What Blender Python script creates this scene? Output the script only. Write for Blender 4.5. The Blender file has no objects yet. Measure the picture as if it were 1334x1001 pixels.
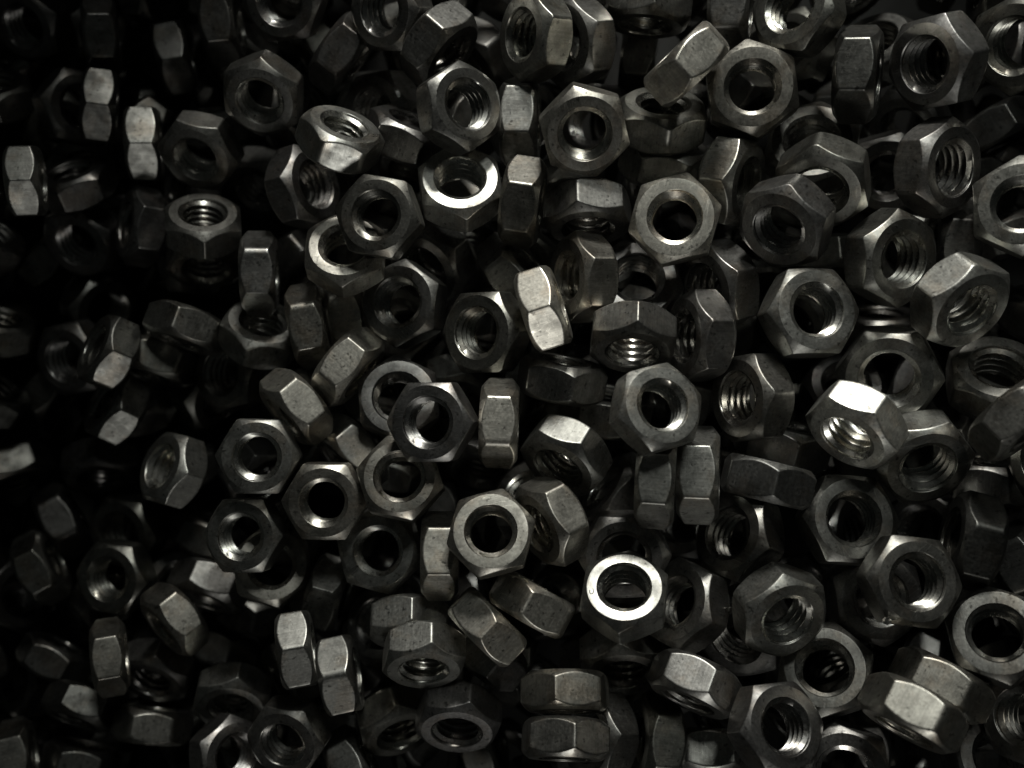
import bpy, bmesh, math, random
from mathutils import Matrix, Vector, Quaternion
random.seed(11)
sc = bpy.context.scene
COL = sc.collection
MM = 0.001

# ------------------------------------------------------------ camera
cd = bpy.data.cameras.new('camera'); cam = bpy.data.objects.new('camera', cd); COL.objects.link(cam)
cd.sensor_width = 36.0; cd.lens = 36.0 * 1400.0 / 1334.0
cd.clip_start = 0.005; cd.clip_end = 20.0
cam.location = (0, 0, 0.23333)
cam.rotation_euler = (0, 0, 0)
cd.dof.use_dof = True; cd.dof.focus_distance = 0.228; cd.dof.aperture_fstop = 9.0
sc.camera = cam

# ------------------------------------------------------------ world: a dim indoor room
wd = bpy.data.worlds.new('World'); sc.world = wd; wd.use_nodes = True
bg = wd.node_tree.nodes['Background']
bg.inputs[0].default_value = (0.9, 1.0, 0.92, 1); bg.inputs[1].default_value = 0.009

# ------------------------------------------------------------ lamps
def aim(o, target):
    o.rotation_euler = (Vector(target) - o.location).to_track_quat('-Z', 'Y').to_euler()
def spot(name, loc, target, power, size_deg, blend, radius, col):
    l = bpy.data.lights.new(name, 'SPOT'); l.energy = power; l.spot_size = math.radians(size_deg)
    l.spot_blend = blend; l.shadow_soft_size = radius; l.color = col
    o = bpy.data.objects.new(name, l); COL.objects.link(o); o.location = loc; aim(o, target); return o
# the work lamp standing low beyond the far edge of the bin
spot('work_lamp', (0.02, 0.47, 0.21), (0.042, -0.01, 0), 9.8, 36, 1.0, 0.045, (1.0, 0.985, 0.91))
# a weaker lamp low on the near side
spot('bench_lamp', (0.03, -0.50, 0.21), (0.014, 0.010, 0), 1.35, 33, 1.0, 0.06, (1.0, 0.99, 0.93))
# an added fill lamp, high on the far side, to lift upward faces
spot('fill_lamp', (0.12, 0.46, 0.56), (0.042, -0.012, 0), 5.4, 30.5, 1.0, 0.07, (0.97, 1.0, 0.93))

vs = sc.view_settings
vs.view_transform = 'Standard'; vs.look = 'None'; vs.exposure = 0.0; vs.gamma = 1.0; vs.use_curve_mapping = False
sc.cycles.max_bounces = 8; sc.cycles.glossy_bounces = 6
sc.cycles.sample_clamp_indirect = 4.0

# ------------------------------------------------------------ materials
def nd(nt, t, **kw):
    n = nt.nodes.new(t)
    for k, v in kw.items(): setattr(n, k, v)
    return n
def steel(name, thread=False, k=1.0):
    m = bpy.data.materials.new(name); m.use_nodes = True; nt = m.node_tree; L = nt.links
    b = nt.nodes['Principled BSDF']
    tc = nd(nt, 'ShaderNodeTexCoord'); oi = nd(nt, 'ShaderNodeObjectInfo')
    mul = nd(nt, 'ShaderNodeMath', operation='MULTIPLY'); mul.inputs[1].default_value = 37.0
    L.new(oi.outputs['Random'], mul.inputs[0])
    cb = nd(nt, 'ShaderNodeCombineXYZ'); 
    for i in range(3): L.new(mul.outputs[0], cb.inputs[i])
    add = nd(nt, 'ShaderNodeVectorMath', operation='ADD')
    sca = nd(nt, 'ShaderNodeVectorMath', operation='SCALE'); sca.inputs['Scale'].default_value = 1000.0  # to millimetres
    L.new(tc.outputs['Object'], sca.inputs[0]); L.new(sca.outputs[0], add.inputs[0]); L.new(cb.outputs[0], add.inputs[1])
    def noise(scale, detail=4.0, rough=0.6, vec=None):
        n = nd(nt, 'ShaderNodeTexNoise'); n.inputs['Scale'].default_value = scale
        n.inputs['Detail'].default_value = detail; n.inputs['Roughness'].default_value = rough
        L.new(vec or add.outputs[0], n.inputs['Vector']); return n.outputs['Fac']
    def ramp(fac, a, b_, ca, cb_):
        r = nd(nt, 'ShaderNodeMapRange'); r.inputs[1].default_value = a; r.inputs[2].default_value = b_
        r.inputs[3].default_value = ca; r.inputs[4].default_value = cb_
        L.new(fac, r.inputs[0]); return r.outputs[0]
    def math2(op, x, y):
        n = nd(nt, 'ShaderNodeMath', operation=op)
        for i, q in enumerate((x, y)):
            if isinstance(q, (int, float)): n.inputs[i].default_value = q
            else: L.new(q, n.inputs[i])
        return n.outputs[0]
    # drawing streaks run along the nut's axis: squash that axis of the coordinate
    mp = nd(nt, 'ShaderNodeMapping'); mp.inputs['Scale'].default_value = (1.0, 1.0, 0.06); L.new(add.outputs[0], mp.inputs['Vector'])
    streak = noise(3.2, 3.0, 0.55, mp.outputs[0])
    blot = noise(0.22, 4.0, 0.6); fine = noise(1.6, 5.0, 0.65); speck = noise(0.8, 2.0, 0.5); smear = noise(0.10, 5.0, 0.7)
    # hair-line scratches: thin contour lines of a stretched noise
    mq = nd(nt, 'ShaderNodeMapping'); mq.inputs['Rotation'].default_value = (0.5, 0.9, 0.7); mq.inputs['Scale'].default_value = (0.10, 0.75, 0.75)
    L.new(add.outputs[0], mq.inputs['Vector'])
    scr = math2('ABSOLUTE', math2('SUBTRACT', noise(1.0, 1.0, 0.4, mq.outputs[0]), 0.5), 0.0)
    scr = math2('MULTIPLY', ramp(scr, 0.004, 0.014, 1.0, 0.0), ramp(smear, 0.45, 0.6, 0.0, 1.0))
    v = math2('MULTIPLY', ramp(blot, 0.32, 0.68, 0.60, 1.28), ramp(fine, 0.28, 0.72, 0.80, 1.16))
    v = math2('MULTIPLY', v, ramp(streak, 0.3, 0.7, 0.84, 1.12))
    v = math2('MULTIPLY', v, ramp(smear, 0.36, 0.46, 0.72, 1.0))
    v = math2('MULTIPLY', v, ramp(speck, 0.29, 0.35, (0.95 if thread else 0.5) * k, k))
    v = math2('ADD', v, math2('MULTIPLY', scr, 0.55))
    mixc = nd(nt, 'ShaderNodeVectorMath', operation='SCALE')
    rust = nd(nt, 'ShaderNodeMix', data_type='RGBA', blend_type='MULTIPLY')
    L.new(oi.outputs['Color'], rust.inputs['A']); rust.inputs['B'].default_value = (0.95, 0.74, 0.56, 1)
    L.new(ramp(noise(0.16, 4.0, 0.65), 0.5, 0.66, 0.0, 0.32), rust.inputs['Factor'])
    L.new(rust.outputs['Result'], mixc.inputs[0]); L.new(v, mixc.inputs['Scale'])
    L.new(mixc.outputs[0], b.inputs['Base Color'])
    b.inputs['Metallic'].default_value = 1.0
    ro = math2('ADD', ramp(blot, 0.3, 0.7, 0.05, -0.04), ramp(fine, 0.3, 0.7, -0.05, 0.06))
    ro = math2('ADD', math2('ADD', ro, ramp(smear, 0.35, 0.65, 0.09, -0.06)), 0.25 if thread else 0.36)
    L.new(ro, b.inputs['Roughness'])
    bmp = nd(nt, 'ShaderNodeBump'); bmp.inputs['Strength'].default_value = 0.06 if thread else 0.2; bmp.inputs['Distance'].default_value = 0.00006
    h = math2('ADD', math2('MULTIPLY', streak, 0.5), math2('MULTIPLY', fine, 0.8))
    L.new(h, bmp.inputs['Height']); L.new(bmp.outputs[0], b.inputs['Normal'])
    return m
M_BODY = steel('blackened_steel'); M_FACE = steel('blackened_turned_face', False, 0.85); M_THREAD = steel('cut_thread_steel', True, 1.35)
def plain(name, col, rough, metal=0.0):
    m = bpy.data.materials.new(name); m.use_nodes = True; nt = m.node_tree; b = nt.nodes['Principled BSDF']
    n = nd(nt, 'ShaderNodeTexNoise'); n.inputs['Scale'].default_value = 90; n.inputs['Detail'].default_value = 5
    r = nd(nt, 'ShaderNodeMapRange'); r.inputs[3].default_value = 0.6; r.inputs[4].default_value = 1.3
    nt.links.new(n.outputs['Fac'], r.inputs[0])
    s = nd(nt, 'ShaderNodeVectorMath', operation='SCALE'); s.inputs[0].default_value = col
    nt.links.new(r.outputs[0], s.inputs['Scale']); nt.links.new(s.outputs[0], b.inputs['Base Color'])
    b.inputs['Roughness'].default_value = rough; b.inputs['Metallic'].default_value = metal
    return m
M_FLOOR = plain('oily_bin_steel', (0.03, 0.03, 0.028), 0.6)
M_CHIP = plain('bright_swarf', (0.75, 0.73, 0.68), 0.3, 1.0)
M_MARK = plain('stamped_recess', (0.02, 0.02, 0.02), 0.7, 0.0)

# ------------------------------------------------------------ the nut
AF = 18.0 * MM; T = 0.47 * AF; APO = AF / 2
R_RING = 0.457 * AF; R_CS = 0.333 * AF; R_WALL = 0.318 * AF; R_MIN = 0.268 * AF
RC = 0.045 * AF              # rounding of the six long edges
def hex_outline(rcs):
    """rounded hexagon as a list of (angle, radius); corner 0 on +x"""
    pts = []
    c_of = lambda rc: AF / math.sqrt(3) - rc / math.cos(math.radians(30))   # centre distance of a corner's rounding
    for k in range(6):
        RC = rcs[k]; cr = c_of(RC); R2 = rcs[(k + 1) % 6]; c2 = c_of(R2)
        base = math.radians(60 * k); cx, cy = cr * math.cos(base), cr * math.sin(base)
        for s in (-30, -18, -6, 6, 18, 30):
            a = base + math.radians(s); pts.append((cx + RC * math.cos(a), cy + RC * math.sin(a)))
        nb = base + math.radians(60); ex, ey = pts[-1]
        fx, fy = c2 * math.cos(nb) + R2 * math.cos(nb - math.radians(30)), c2 * math.sin(nb) + R2 * math.sin(nb - math.radians(30))
        for q in (0.05, 0.15, 0.27, 0.39, 0.5, 0.61, 0.73, 0.85, 0.95): pts.append((ex + (fx - ex) * q, ey + (fy - ey) * q))
    return [(math.atan2(y, x), math.hypot(x, y)) for x, y in pts]
def body_mesh(seed):
    rv = random.Random(seed); R_RING = rv.uniform(0.448, 0.466) * AF; R_CS = rv.uniform(0.329, 0.337) * AF
    bm = bmesh.new(); out = hex_outline([RC * rv.choice((0.6, 0.8, 1.0, 1.0, 1.3, 2.2)) for _ in range(6)]); n = len(out); rings = []
    tan30 = math.tan(math.radians(rv.uniform(34, 41))); e = 0.010 * AF
    def ring(fn): rings.append([bm.verts.new(fn(a, r)) for a, r in out])
    def pol(a, r, z): return (r * math.cos(a), r * math.sin(a), z)
    def edge(r): return T / 2 - max(0.0, (r - R_RING)) * tan30
    ring(lambda a, r: pol(a, R_WALL, 0))
    ring(lambda a, r: pol(a, R_WALL, T/2 - (R_CS - R_WALL)))
    ring(lambda a, r: pol(a, R_CS, T/2))
    ring(lambda a, r: pol(a, R_CS + 0.006*AF, T/2 + 0.0))
    ring(lambda a, r: pol(a, R_RING - 0.012*AF, T/2))
    ring(lambda a, r: pol(a, R_RING, T/2 - 0.001*AF))
    ring(lambda a, r: pol(a, max(R_RING + 0.003*AF, r - e), edge(r - e)))
    ring(lambda a, r: pol(a, r - 0.25*e, edge(r) - 0.05*e))
    ring(lambda a, r: pol(a, r, edge(r) - 0.7*e))
    ring(lambda a, r: pol(a, r, edge(r) - 2.2*e))
    top = list(rings)
    bot = [[bm.verts.new((v.co.x, v.co.y, -v.co.z)) for v in rg] for rg in top[1:]]
    seq = top + bot[::-1] + [top[0]]
    for A, B in zip(seq[:-1], seq[1:]):
        for i in range(n):
            j = (i + 1) % n; bm.faces.new((A[i], B[i], B[j], A[j]))
    bmesh.ops.recalc_face_normals(bm, faces=bm.faces)
    for f in bm.faces: f.smooth = True
    me = bpy.data.meshes.new('nut_body'); bm.to_mesh(me); bm.free()
    me.set_sharp_from_angle(angle=math.radians(24)); me.materials.append(M_BODY); me.materials.append(M_FACE)
    for p in me.polygons:
        if abs(p.normal.z) > 0.99: p.material_index = 1
    return me
def thread_mesh():
    bm = bmesh.new(); pitch = 1.75 * MM; na = 56; rmaj = R_WALL - 0.001*AF
    prof = [(0.0, R_MIN), (0.16, R_MIN), (0.50, rmaj), (0.62, rmaj)]
    zc = T/2 - 0.004*AF; rows = []
    turns = int(T / pitch) + 3
    for k in range(-1, turns):
        for fr, r in prof:
            row = []
            for i in range(na + 1):
                a = 2 * math.pi * i / na
                z = -T/2 + (k + fr - 0.5 + i / na) * pitch
                zz = max(-zc, min(zc, z)); cone = R_CS - (T/2 - abs(zz)) * 1.7 - 0.0006*AF
                rr = max(r, cone); row.append(bm.verts.new((rr * math.cos(a), rr * math.sin(a), zz)))
            rows.append(row)
    for A, B in zip(rows[:-1], rows[1:]):
        for i in range(na):
            vs_ = (A[i], B[i], B[i+1], A[i+1])
            if max(v.co.z for v in vs_) - min(v.co.z for v in vs_) < 1e-7: continue
            bm.faces.new(vs_)
    for f in bm.faces: f.normal_update()
    for f in bm.faces:
        c = f.calc_center_median()
        if f.normal.x * c.x + f.normal.y * c.y > 0: f.normal_flip()
        f.smooth = True
    loose = [v for v in bm.verts if not v.link_faces]
    bmesh.ops.delete(bm, geom=loose, context='VERTS')
    me = bpy.data.meshes.new('nut_thread'); bm.to_mesh(me); bm.free()
    me.set_sharp_from_angle(angle=math.radians(35)); me.materials.append(M_THREAD); return me
BODIES = [body_mesh(s) for s in range(6)]; BODY = BODIES[0]; THREAD = thread_mesh()
def matrix(row):
    x, y, z, qw, qx, qy, qz, s = row[:8]
    return Matrix.LocRotScale(Vector((x, y, z)) * MM, Quaternion((qw, qx, qy, qz)), Vector((s, s, s)))
def tint(o, c): o.color = (c[0], c[1], c[2], 1.0)
def make_nut(row, col, label, group):
    t = bpy.data.objects.new('hex_nut', None); COL.objects.link(t); t.empty_display_size = 0.005
    t.matrix_world = matrix(row)
    for nm, me in (('body', random.choice(BODIES)), ('thread', THREAD)):
        o = bpy.data.objects.new(nm, me); COL.objects.link(o); o.parent = t; tint(o, col)
    t['label'] = label; t['category'] = 'nut'; t['group'] = group
    return t

FLOOR_Z = -0.0833
CHIP_A = (0.07512, -0.04684, 0.01869)
CHIP_B = (0.04627, -0.04834, 0.00197)
# x, y, z in mm, rotation quaternion, scale, steel tint (lowered on filler nuts for gap shade), label, group
NUTS = [
    (-122.44, 92.23, -41.23, 0.9472, 0.2456, -0.1645, 0.1238, 0.965, (0.21, 0.206, 0.2), 'dark hex nut tilted between the upright two-facet shaded nut and the tipped-back nut, corner forward', 'hex nuts in the heap'),
    (-103.9, 88.16, -38.67, 0.2719, -0.7481, 0.2952, -0.5284, 0.978, (0.257, 0.252, 0.244), 'dark hex nut on edge, near the upright two-facet shaded nut, against a dark tilted one', 'hex nuts in the heap'),
    (-70.92, 88.12, -29.97, 0.2687, -0.6914, 0.2091, -0.6373, 0.988, (0.214, 0.21, 0.199), 'dark hex nut on edge, under the tilted nut with a worn rim', 'hex nuts in the heap'),
    (-110.41, 69.84, -38.45, 0.0484, 0.3911, -0.0356, 0.9184, 0.972, (0.252, 0.249, 0.239), 'dark hex nut tilted, near the pale-faceted nut in deep shade, against a dark flat one', 'hex nuts in the heap'),
    (-100.39, 67.69, -28.48, 0.3181, -0.6487, 0.4807, -0.4969, 0.942, (0.14, 0.14, 0.132), 'dark hex nut on edge, near the upright two-facet shaded nut, against a dark tilted one', 'hex nuts in the heap'),
    (-89.83, 58.6, -29.21, 0.3737, -0.6497, 0.4377, -0.4967, 0.956, (0.3, 0.3, 0.282), 'upright hex nut with two stacked light facets in the shade', 'hex nuts in the heap'),
    (-73.7, 55.35, -21.7, 0.9261, 0.3638, -0.0277, -0.0961, 0.947, (0.317, 0.311, 0.292), 'dark hex nut tilted, beside the upright two-facet shaded nut', 'hex nuts in the heap'),
    (-56.75, 66.44, -12.72, 0.7174, 0.2235, -0.2512, 0.6101, 0.937, (0.307, 0.304, 0.286), 'tilted dark hex nut with pale worn rim', 'hex nuts in the heap'),
    (-52.41, 88.74, -15.16, 0.8654, 0.2093, 0.0277, -0.4544, 0.954, (0.293, 0.286, 0.277), 'dark hex nut tilted, near the tilted nut with a worn rim', 'hex nuts in the heap'),
    (-40.07, 78.82, -22.11, 0.0105, -0.6034, 0.4639, -0.6485, 1.007, (0.245, 0.239, 0.231), 'dark hex nut on edge, near the tilted nut with a worn rim', 'hex nuts in the heap'),
    (-27.19, 84.62, -9.63, 0.9445, 0.1594, -0.2832, -0.0478, 0.972, (0.312, 0.306, 0.293), 'dark hex nut tilted, near the tipped nut with a pale facet', 'hex nuts in the heap'),
    (-16.39, 76.38, -9.22, 0.3212, 0.6152, -0.1976, 0.6923, 0.989, (0.236, 0.234, 0.223), 'dark hex nut on edge, near the tipped nut with a pale facet', 'hex nuts in the heap'),
    (-11.37, 59.15, 2.48, 0.3063, -0.2621, 0.079, -0.9117, 0.945, (0.226, 0.225, 0.213), 'dark hex nut tilted, beside the nut with a bright ring crescent', 'hex nuts in the heap'),
    (-11.41, 43.04, -3.63, 0.7408, -0.1837, -0.1334, -0.6323, 0.97, (0.48, 0.48, 0.451), 'hex nut with a bright ring crescent, partly under another nut', 'hex nuts in the heap'),
    (5.22, 76.17, -2.06, 0.8049, 0.2469, -0.3977, -0.3647, 0.977, (0.291, 0.29, 0.264), 'dark hex nut steeply tipped, near the brownish flat nut', 'hex nuts in the heap'),
    (14.0, 76.56, -6.92, 0.8904, 0.0806, -0.4252, 0.1408, 1.005, (0.302, 0.297, 0.281), 'dark hex nut steeply tipped, under the brownish flat nut', 'hex nuts in the heap'),
    (30.43, 84.81, -8.67, 0.5381, 0.4893, -0.5186, 0.4495, 1.029, (0.218, 0.216, 0.2), 'dark hex nut on edge, near the leaning tan two-facet nut', 'hex nuts in the heap'),
    (36.17, 66.39, 10.07, 0.7492, -0.4323, -0.4977, -0.0633, 0.962, (0.48, 0.463, 0.418), 'leaning tan hex nut showing two long side facets', 'hex nuts in the heap'),
    (51.89, 63.47, 0.67, 0.6601, -0.0424, -0.079, 0.7458, 1.028, (0.22, 0.212, 0.191), 'dark hex nut lying flat, under the leaning tan two-facet nut', 'hex nuts in the heap'),
    (48.8, 83.6, -5.99, 0.2358, -0.5617, 0.2345, -0.7575, 1.048, (0.222, 0.22, 0.21), 'half-hidden dark hex nut on edge, under the leaning tan two-facet nut', 'hex nuts in the heap'),
    (61.34, 79.64, 3.47, 0.7329, 0.2049, -0.3007, -0.5748, 0.978, (0.268, 0.268, 0.245), 'dark hex nut tilted, near the leaning tan two-facet nut', 'hex nuts in the heap'),
    (74.06, 66.22, 3.3, 0.1911, -0.5238, 0.1912, -0.8078, 1.024, (0.15, 0.15, 0.141), 'dark hex nut on edge, near the big nut with glinting edges', 'hex nuts in the heap'),
    (88.76, 67.28, 9.05, 0.8614, 0.1342, -0.4878, 0.0458, 1.009, (0.275, 0.272, 0.265), 'big tipped hex nut with two glinting corner edges', 'hex nuts in the heap'),
    (107.65, 71.94, 6.79, 0.874, 0.103, -0.4395, 0.1797, 1.032, (0.294, 0.293, 0.266), 'dark hex nut tilted, beside the big nut with glinting edges', 'hex nuts in the heap'),
    (67.74, 52.91, -9.89, 0.7753, -0.1927, 0.0028, 0.6014, 1.072, (0.244, 0.239, 0.223), 'dark hex nut tilted, under the front nut of two stacked', 'hex nuts in the heap'),
    (66.45, 43.33, 3.9, 0.5933, 0.0817, -0.4015, 0.6929, 1.014, (0.226, 0.225, 0.205), 'dark hex nut tilted, beside the front nut of two stacked', 'hex nuts in the heap'),
    (58.06, 34.38, 6.21, 0.7041, 0.0312, -0.433, 0.5619, 0.994, (0.236, 0.233, 0.225), 'tipped hex nut stacked against another tipped nut', 'hex nuts in the heap'),
    (48.62, 44.85, -4.89, 0.0115, 0.4537, -0.1267, 0.882, 1.028, (0.316, 0.314, 0.289), 'dark hex nut steeply tipped, beside the stained tan flat nut', 'hex nuts in the heap'),
    (32.84, 58.0, -3.21, 0.6497, -0.3182, -0.2887, -0.6272, 1.011, (0.265, 0.263, 0.24), 'dark hex nut steeply tipped, under the leaning tan two-facet nut', 'hex nuts in the heap'),
    (15.35, 53.9, 5.43, 0.5933, 0.1192, -0.1798, 0.7755, 0.96, (0.4, 0.386, 0.348), 'brownish flat hex nut above an upright faceted nut', 'hex nuts in the heap'),
    (1.92, 59.78, -12.73, 0.1438, -0.6578, 0.1459, -0.7248, 1.021, (0.28, 0.278, 0.262), 'dark hex nut on edge, under the brownish flat nut', 'hex nuts in the heap'),
    (2.4, 40.18, -4.15, 0.244, -0.5932, 0.3191, -0.6977, 0.987, (0.27, 0.261, 0.235), 'dark hex nut on edge, beside the nut with a bright ring crescent', 'hex nuts in the heap'),
    (16.74, 37.86, -4.06, 0.487, 0.342, -0.4612, 0.6581, 0.997, (0.215, 0.212, 0.201), 'dark hex nut steeply tipped, beside the stained tan flat nut and the brownish flat nut', 'hex nuts in the heap'),
    (34.71, 34.91, 3.98, 0.5992, 0.0518, -0.0527, -0.7972, 0.977, (0.6, 0.579, 0.522), 'stained tan hex nut lying flat, hole straight up', 'hex nuts in the heap'),
    (15.65, 23.48, -2.89, 0.7908, 0.2105, -0.4942, -0.2933, 0.99, (0.36, 0.347, 0.313), 'brownish hex nut steeply tipped, under the pale speckled upright nut', 'hex nuts in the heap'),
    (28.21, 22.29, -10.88, 0.9813, -0.1622, -0.0323, -0.0984, 1.036, (0.247, 0.243, 0.237), 'dark hex nut tilted, under the stained tan flat nut', 'hex nuts in the heap'),
    (25.89, 10.04, 2.8, 0.6345, 0.3284, -0.3745, 0.5911, 0.977, (0.247, 0.243, 0.228), 'dark hex nut steeply tipped, under the light grey threaded nut, against a dark tilted one', 'hex nuts in the heap'),
    (40.67, 10.37, 1.16, 0.7563, 0.2228, -0.5367, -0.3004, 0.994, (0.258, 0.252, 0.241), 'dark hex nut steeply tipped, under the light grey threaded nut', 'hex nuts in the heap'),
    (46.3, 22.06, -8.51, 0.844, 0.0387, -0.5059, 0.1742, 1.039, (0.311, 0.307, 0.295), 'dark hex nut steeply tipped, under the stained tan flat nut', 'hex nuts in the heap'),
    (62.21, 14.78, 7.57, 0.0119, -0.0858, -0.0651, -0.9941, 0.997, (0.38, 0.38, 0.357), 'grey hex nut tilted slightly, worn corner and bright inner thread', 'hex nuts in the heap'),
    (80.4, 26.8, 4.66, 0.2022, 0.2042, -0.0429, 0.9569, 1.025, (0.298, 0.296, 0.273), 'dark hex nut steeply tipped, beside the nut with a silvery upper facet', 'hex nuts in the heap'),
    (92.97, 17.41, 10.0, 0.1349, 0.2075, -0.2709, 0.9302, 1.012, (0.45, 0.45, 0.423), 'steeply tipped hex nut with a silvery lit upper facet', 'hex nuts in the heap'),
    (82.39, 2.23, -1.56, 0.8552, 0.0297, -0.2049, 0.4752, 1.1, (0.4, 0.4, 0.376), 'large flat hex nut with a wide dark hole', 'hex nuts in the heap'),
    (70.96, -8.47, 11.7, 0.7569, 0.1711, -0.4905, 0.3965, 0.985, (0.72, 0.72, 0.677), 'tipped hex nut with one side facet blazing white', 'hex nuts in the heap'),
    (87.56, -15.55, 2.88, 0.0948, 0.0156, 0.2507, -0.9633, 1.04, (0.38, 0.38, 0.357), 'grey hex nut tilted, beside the nut with a blazing white facet', 'hex nuts in the heap'),
    (71.55, -29.18, 3.52, 0.528, -0.0312, 0.1106, 0.8414, 1.023, (0.22, 0.218, 0.204), 'tilted hex nut resting clear of its neighbours, hole dark on one side', 'hex nuts in the heap'),
    (80.95, -40.31, 13.98, 0.4427, -0.0761, -0.063, -0.8912, 0.986, (0.28, 0.275, 0.255), 'tilted hex nut with a brightly lit threaded bore', 'hex nuts in the heap'),
    (105.47, 0.75, -0.97, 0.6101, -0.1857, -0.3168, -0.7021, 1.066, (0.312, 0.306, 0.284), 'dark hex nut steeply tipped, under the nut with a silvery upper facet', 'hex nuts in the heap'),
    (101.28, -6.91, 17.9, 0.0305, 0.3346, -0.4153, 0.8454, 0.982, (0.234, 0.23, 0.214), 'dark hex nut on edge, near the large flat nut', 'hex nuts in the heap'),
    (113.66, -15.59, 10.39, 0.0506, -0.4718, -0.0047, 0.8802, 1.018, (0.264, 0.264, 0.24), 'buried dark hex nut tilted, near the large flat nut', 'hex nuts in the heap'),
    (105.94, -21.66, -7.28, 0.5252, -0.4808, -0.4696, -0.522, 1.092, (0.25, 0.248, 0.239), 'half-hidden dark hex nut on edge between the large flat nut and the clear-standing tilted nut', 'hex nuts in the heap'),
    (96.48, -32.89, 7.46, 0.6653, -0.229, -0.7087, 0.0508, 1.024, (0.12, 0.12, 0.113), 'dark hex nut on edge, beside the nut with a bright threaded bore', 'hex nuts in the heap'),
    (117.92, -34.06, -19.79, 0.6573, -0.2704, -0.7027, 0.032, 1.1, (0.306, 0.299, 0.287), 'buried dark hex nut on edge, near the nut with a bright threaded bore', 'hex nuts in the heap'),
    (110.69, -39.99, 2.34, 0.2146, -0.4942, -0.1275, -0.8328, 1.052, (0.221, 0.22, 0.212), 'half-hidden dark hex nut on edge between the clear-standing tilted nut and the large flat nut', 'hex nuts in the heap'),
    (51.49, -2.97, 3.0, 0.8565, -0.0233, -0.5124, 0.0585, 0.998, (0.265, 0.258, 0.239), 'dark hex nut steeply tipped, near the nut with a blazing white facet', 'hex nuts in the heap'),
    (29.11, -5.14, 15.01, 0.1319, -0.151, -0.1072, -0.9738, 0.93, (0.42, 0.42, 0.395), 'light grey tilted hex nut with bright thread lines inside', 'hex nuts in the heap'),
    (11.71, -15.48, 0.69, 0.8001, 0.2154, -0.3933, 0.3984, 0.971, (0.32, 0.32, 0.301), 'dark hex nut steeply tipped, near the square-standing upright nut', 'hex nuts in the heap'),
    (8.31, -29.38, 2.94, 0.8658, 0.1751, -0.466, 0.0503, 0.959, (0.44, 0.425, 0.383), 'tan hex nut steeply tipped, beside the dull tan flat nut', 'hex nuts in the heap'),
    (-4.32, -31.33, 9.01, 0.9794, -0.1524, 0.0143, 0.1314, 0.921, (0.42, 0.405, 0.365), 'dull tan hex nut lying flat beside a small upright nut', 'hex nuts in the heap'),
    (-2.67, -8.44, 1.97, 0.1368, -0.6789, 0.1559, -0.7044, 0.956, (0.48, 0.463, 0.418), 'upright hex nut standing square, one facet flat to view', 'hex nuts in the heap'),
    (-16.66, -7.97, 6.88, 0.9937, -0.0053, -0.1115, 0.0039, 0.918, (0.305, 0.301, 0.293), 'dark flat hex nut overlapping two other flat nuts', 'hex nuts in the heap'),
    (-25.43, -3.68, -8.01, 0.9445, -0.0933, 0.0673, 0.3076, 0.969, (0.2, 0.197, 0.19), 'dark hex nut lying flat, under the flat nut overlapping two others', 'hex nuts in the heap'),
    (-24.17, -20.76, -0.52, 0.9875, -0.1184, -0.0067, -0.1035, 0.937, (0.36, 0.347, 0.313), 'brownish hex nut lying flat, beside the flat nut overlapping two others', 'hex nuts in the heap'),
    (-40.91, -25.66, -3.37, 1.0, 0.0048, 0.0003, -0.0082, 0.916, (0.36, 0.347, 0.313), 'flat brownish hex nut with a bright crescent in its hole', 'hex nuts in the heap'),
    (-55.68, -15.84, -3.76, 0.8701, 0.0137, 0.0294, 0.4918, 0.899, (0.38, 0.38, 0.357), 'grey hex nut lying flat, near the flat nut with bright bore crescent', 'hex nuts in the heap'),
    (-60.02, -34.08, -9.72, 0.9977, -0.0219, -0.0629, 0.0082, 0.904, (0.38, 0.38, 0.357), 'tilted dark hex nut lying over a hidden tan ring', 'hex nuts in the heap'),
    (-56.07, -42.91, -18.68, 0.7578, -0.1558, -0.0373, -0.6326, 0.949, (0.4, 0.386, 0.348), 'tan hex nut lying flat, mostly hidden under a tilted nut', 'hex nuts in the heap'),
    (-29.75, -37.78, -10.42, 0.9226, -0.0682, 0.0004, 0.3796, 0.965, (0.38, 0.38, 0.357), 'grey hex nut lying flat, beside the flat nut with bright bore crescent', 'hex nuts in the heap'),
    (-15.77, -37.59, -2.29, 0.0856, -0.7133, 0.0928, -0.6894, 0.949, (0.38, 0.367, 0.331), 'brownish hex nut on edge, under the dull tan flat nut', 'hex nuts in the heap'),
    (-43.1, -49.35, -19.96, 0.1911, -0.5964, 0.3392, -0.7019, 0.972, (0.209, 0.209, 0.2), 'dark hex nut on edge, under the broader upright pair nut', 'hex nuts in the heap'),
    (-47.66, -58.95, -4.98, 0.2952, -0.7161, 0.2379, -0.5861, 0.898, (0.27, 0.27, 0.254), 'upright hex nut with two pale facets, broader of a leaning pair', 'hex nuts in the heap'),
    (-38.86, -65.86, -9.8, 0.3226, -0.6983, 0.2111, -0.6031, 0.933, (0.29, 0.29, 0.273), 'upright hex nut with two pale facets, narrower of a leaning pair', 'hex nuts in the heap'),
    (-23.04, -53.59, -8.19, 0.2742, 0.1732, -0.4691, 0.8215, 0.964, (0.52, 0.52, 0.489), 'hex nut on its side with a lit ridge, stepped behind its twin', 'hex nuts in the heap'),
    (-19.07, -58.56, 0.71, 0.7164, 0.325, -0.2334, 0.5716, 0.929, (0.38, 0.38, 0.357), 'tipped hex nut with a lit ridge, stepped against a similar nut', 'hex nuts in the heap'),
    (-5.33, -52.08, 2.57, 0.2344, -0.6867, -0.3129, -0.6128, 0.945, (0.6, 0.579, 0.522), 'tan hex nut on edge, beside the hind nut of the stepped twins', 'hex nuts in the heap'),
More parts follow.
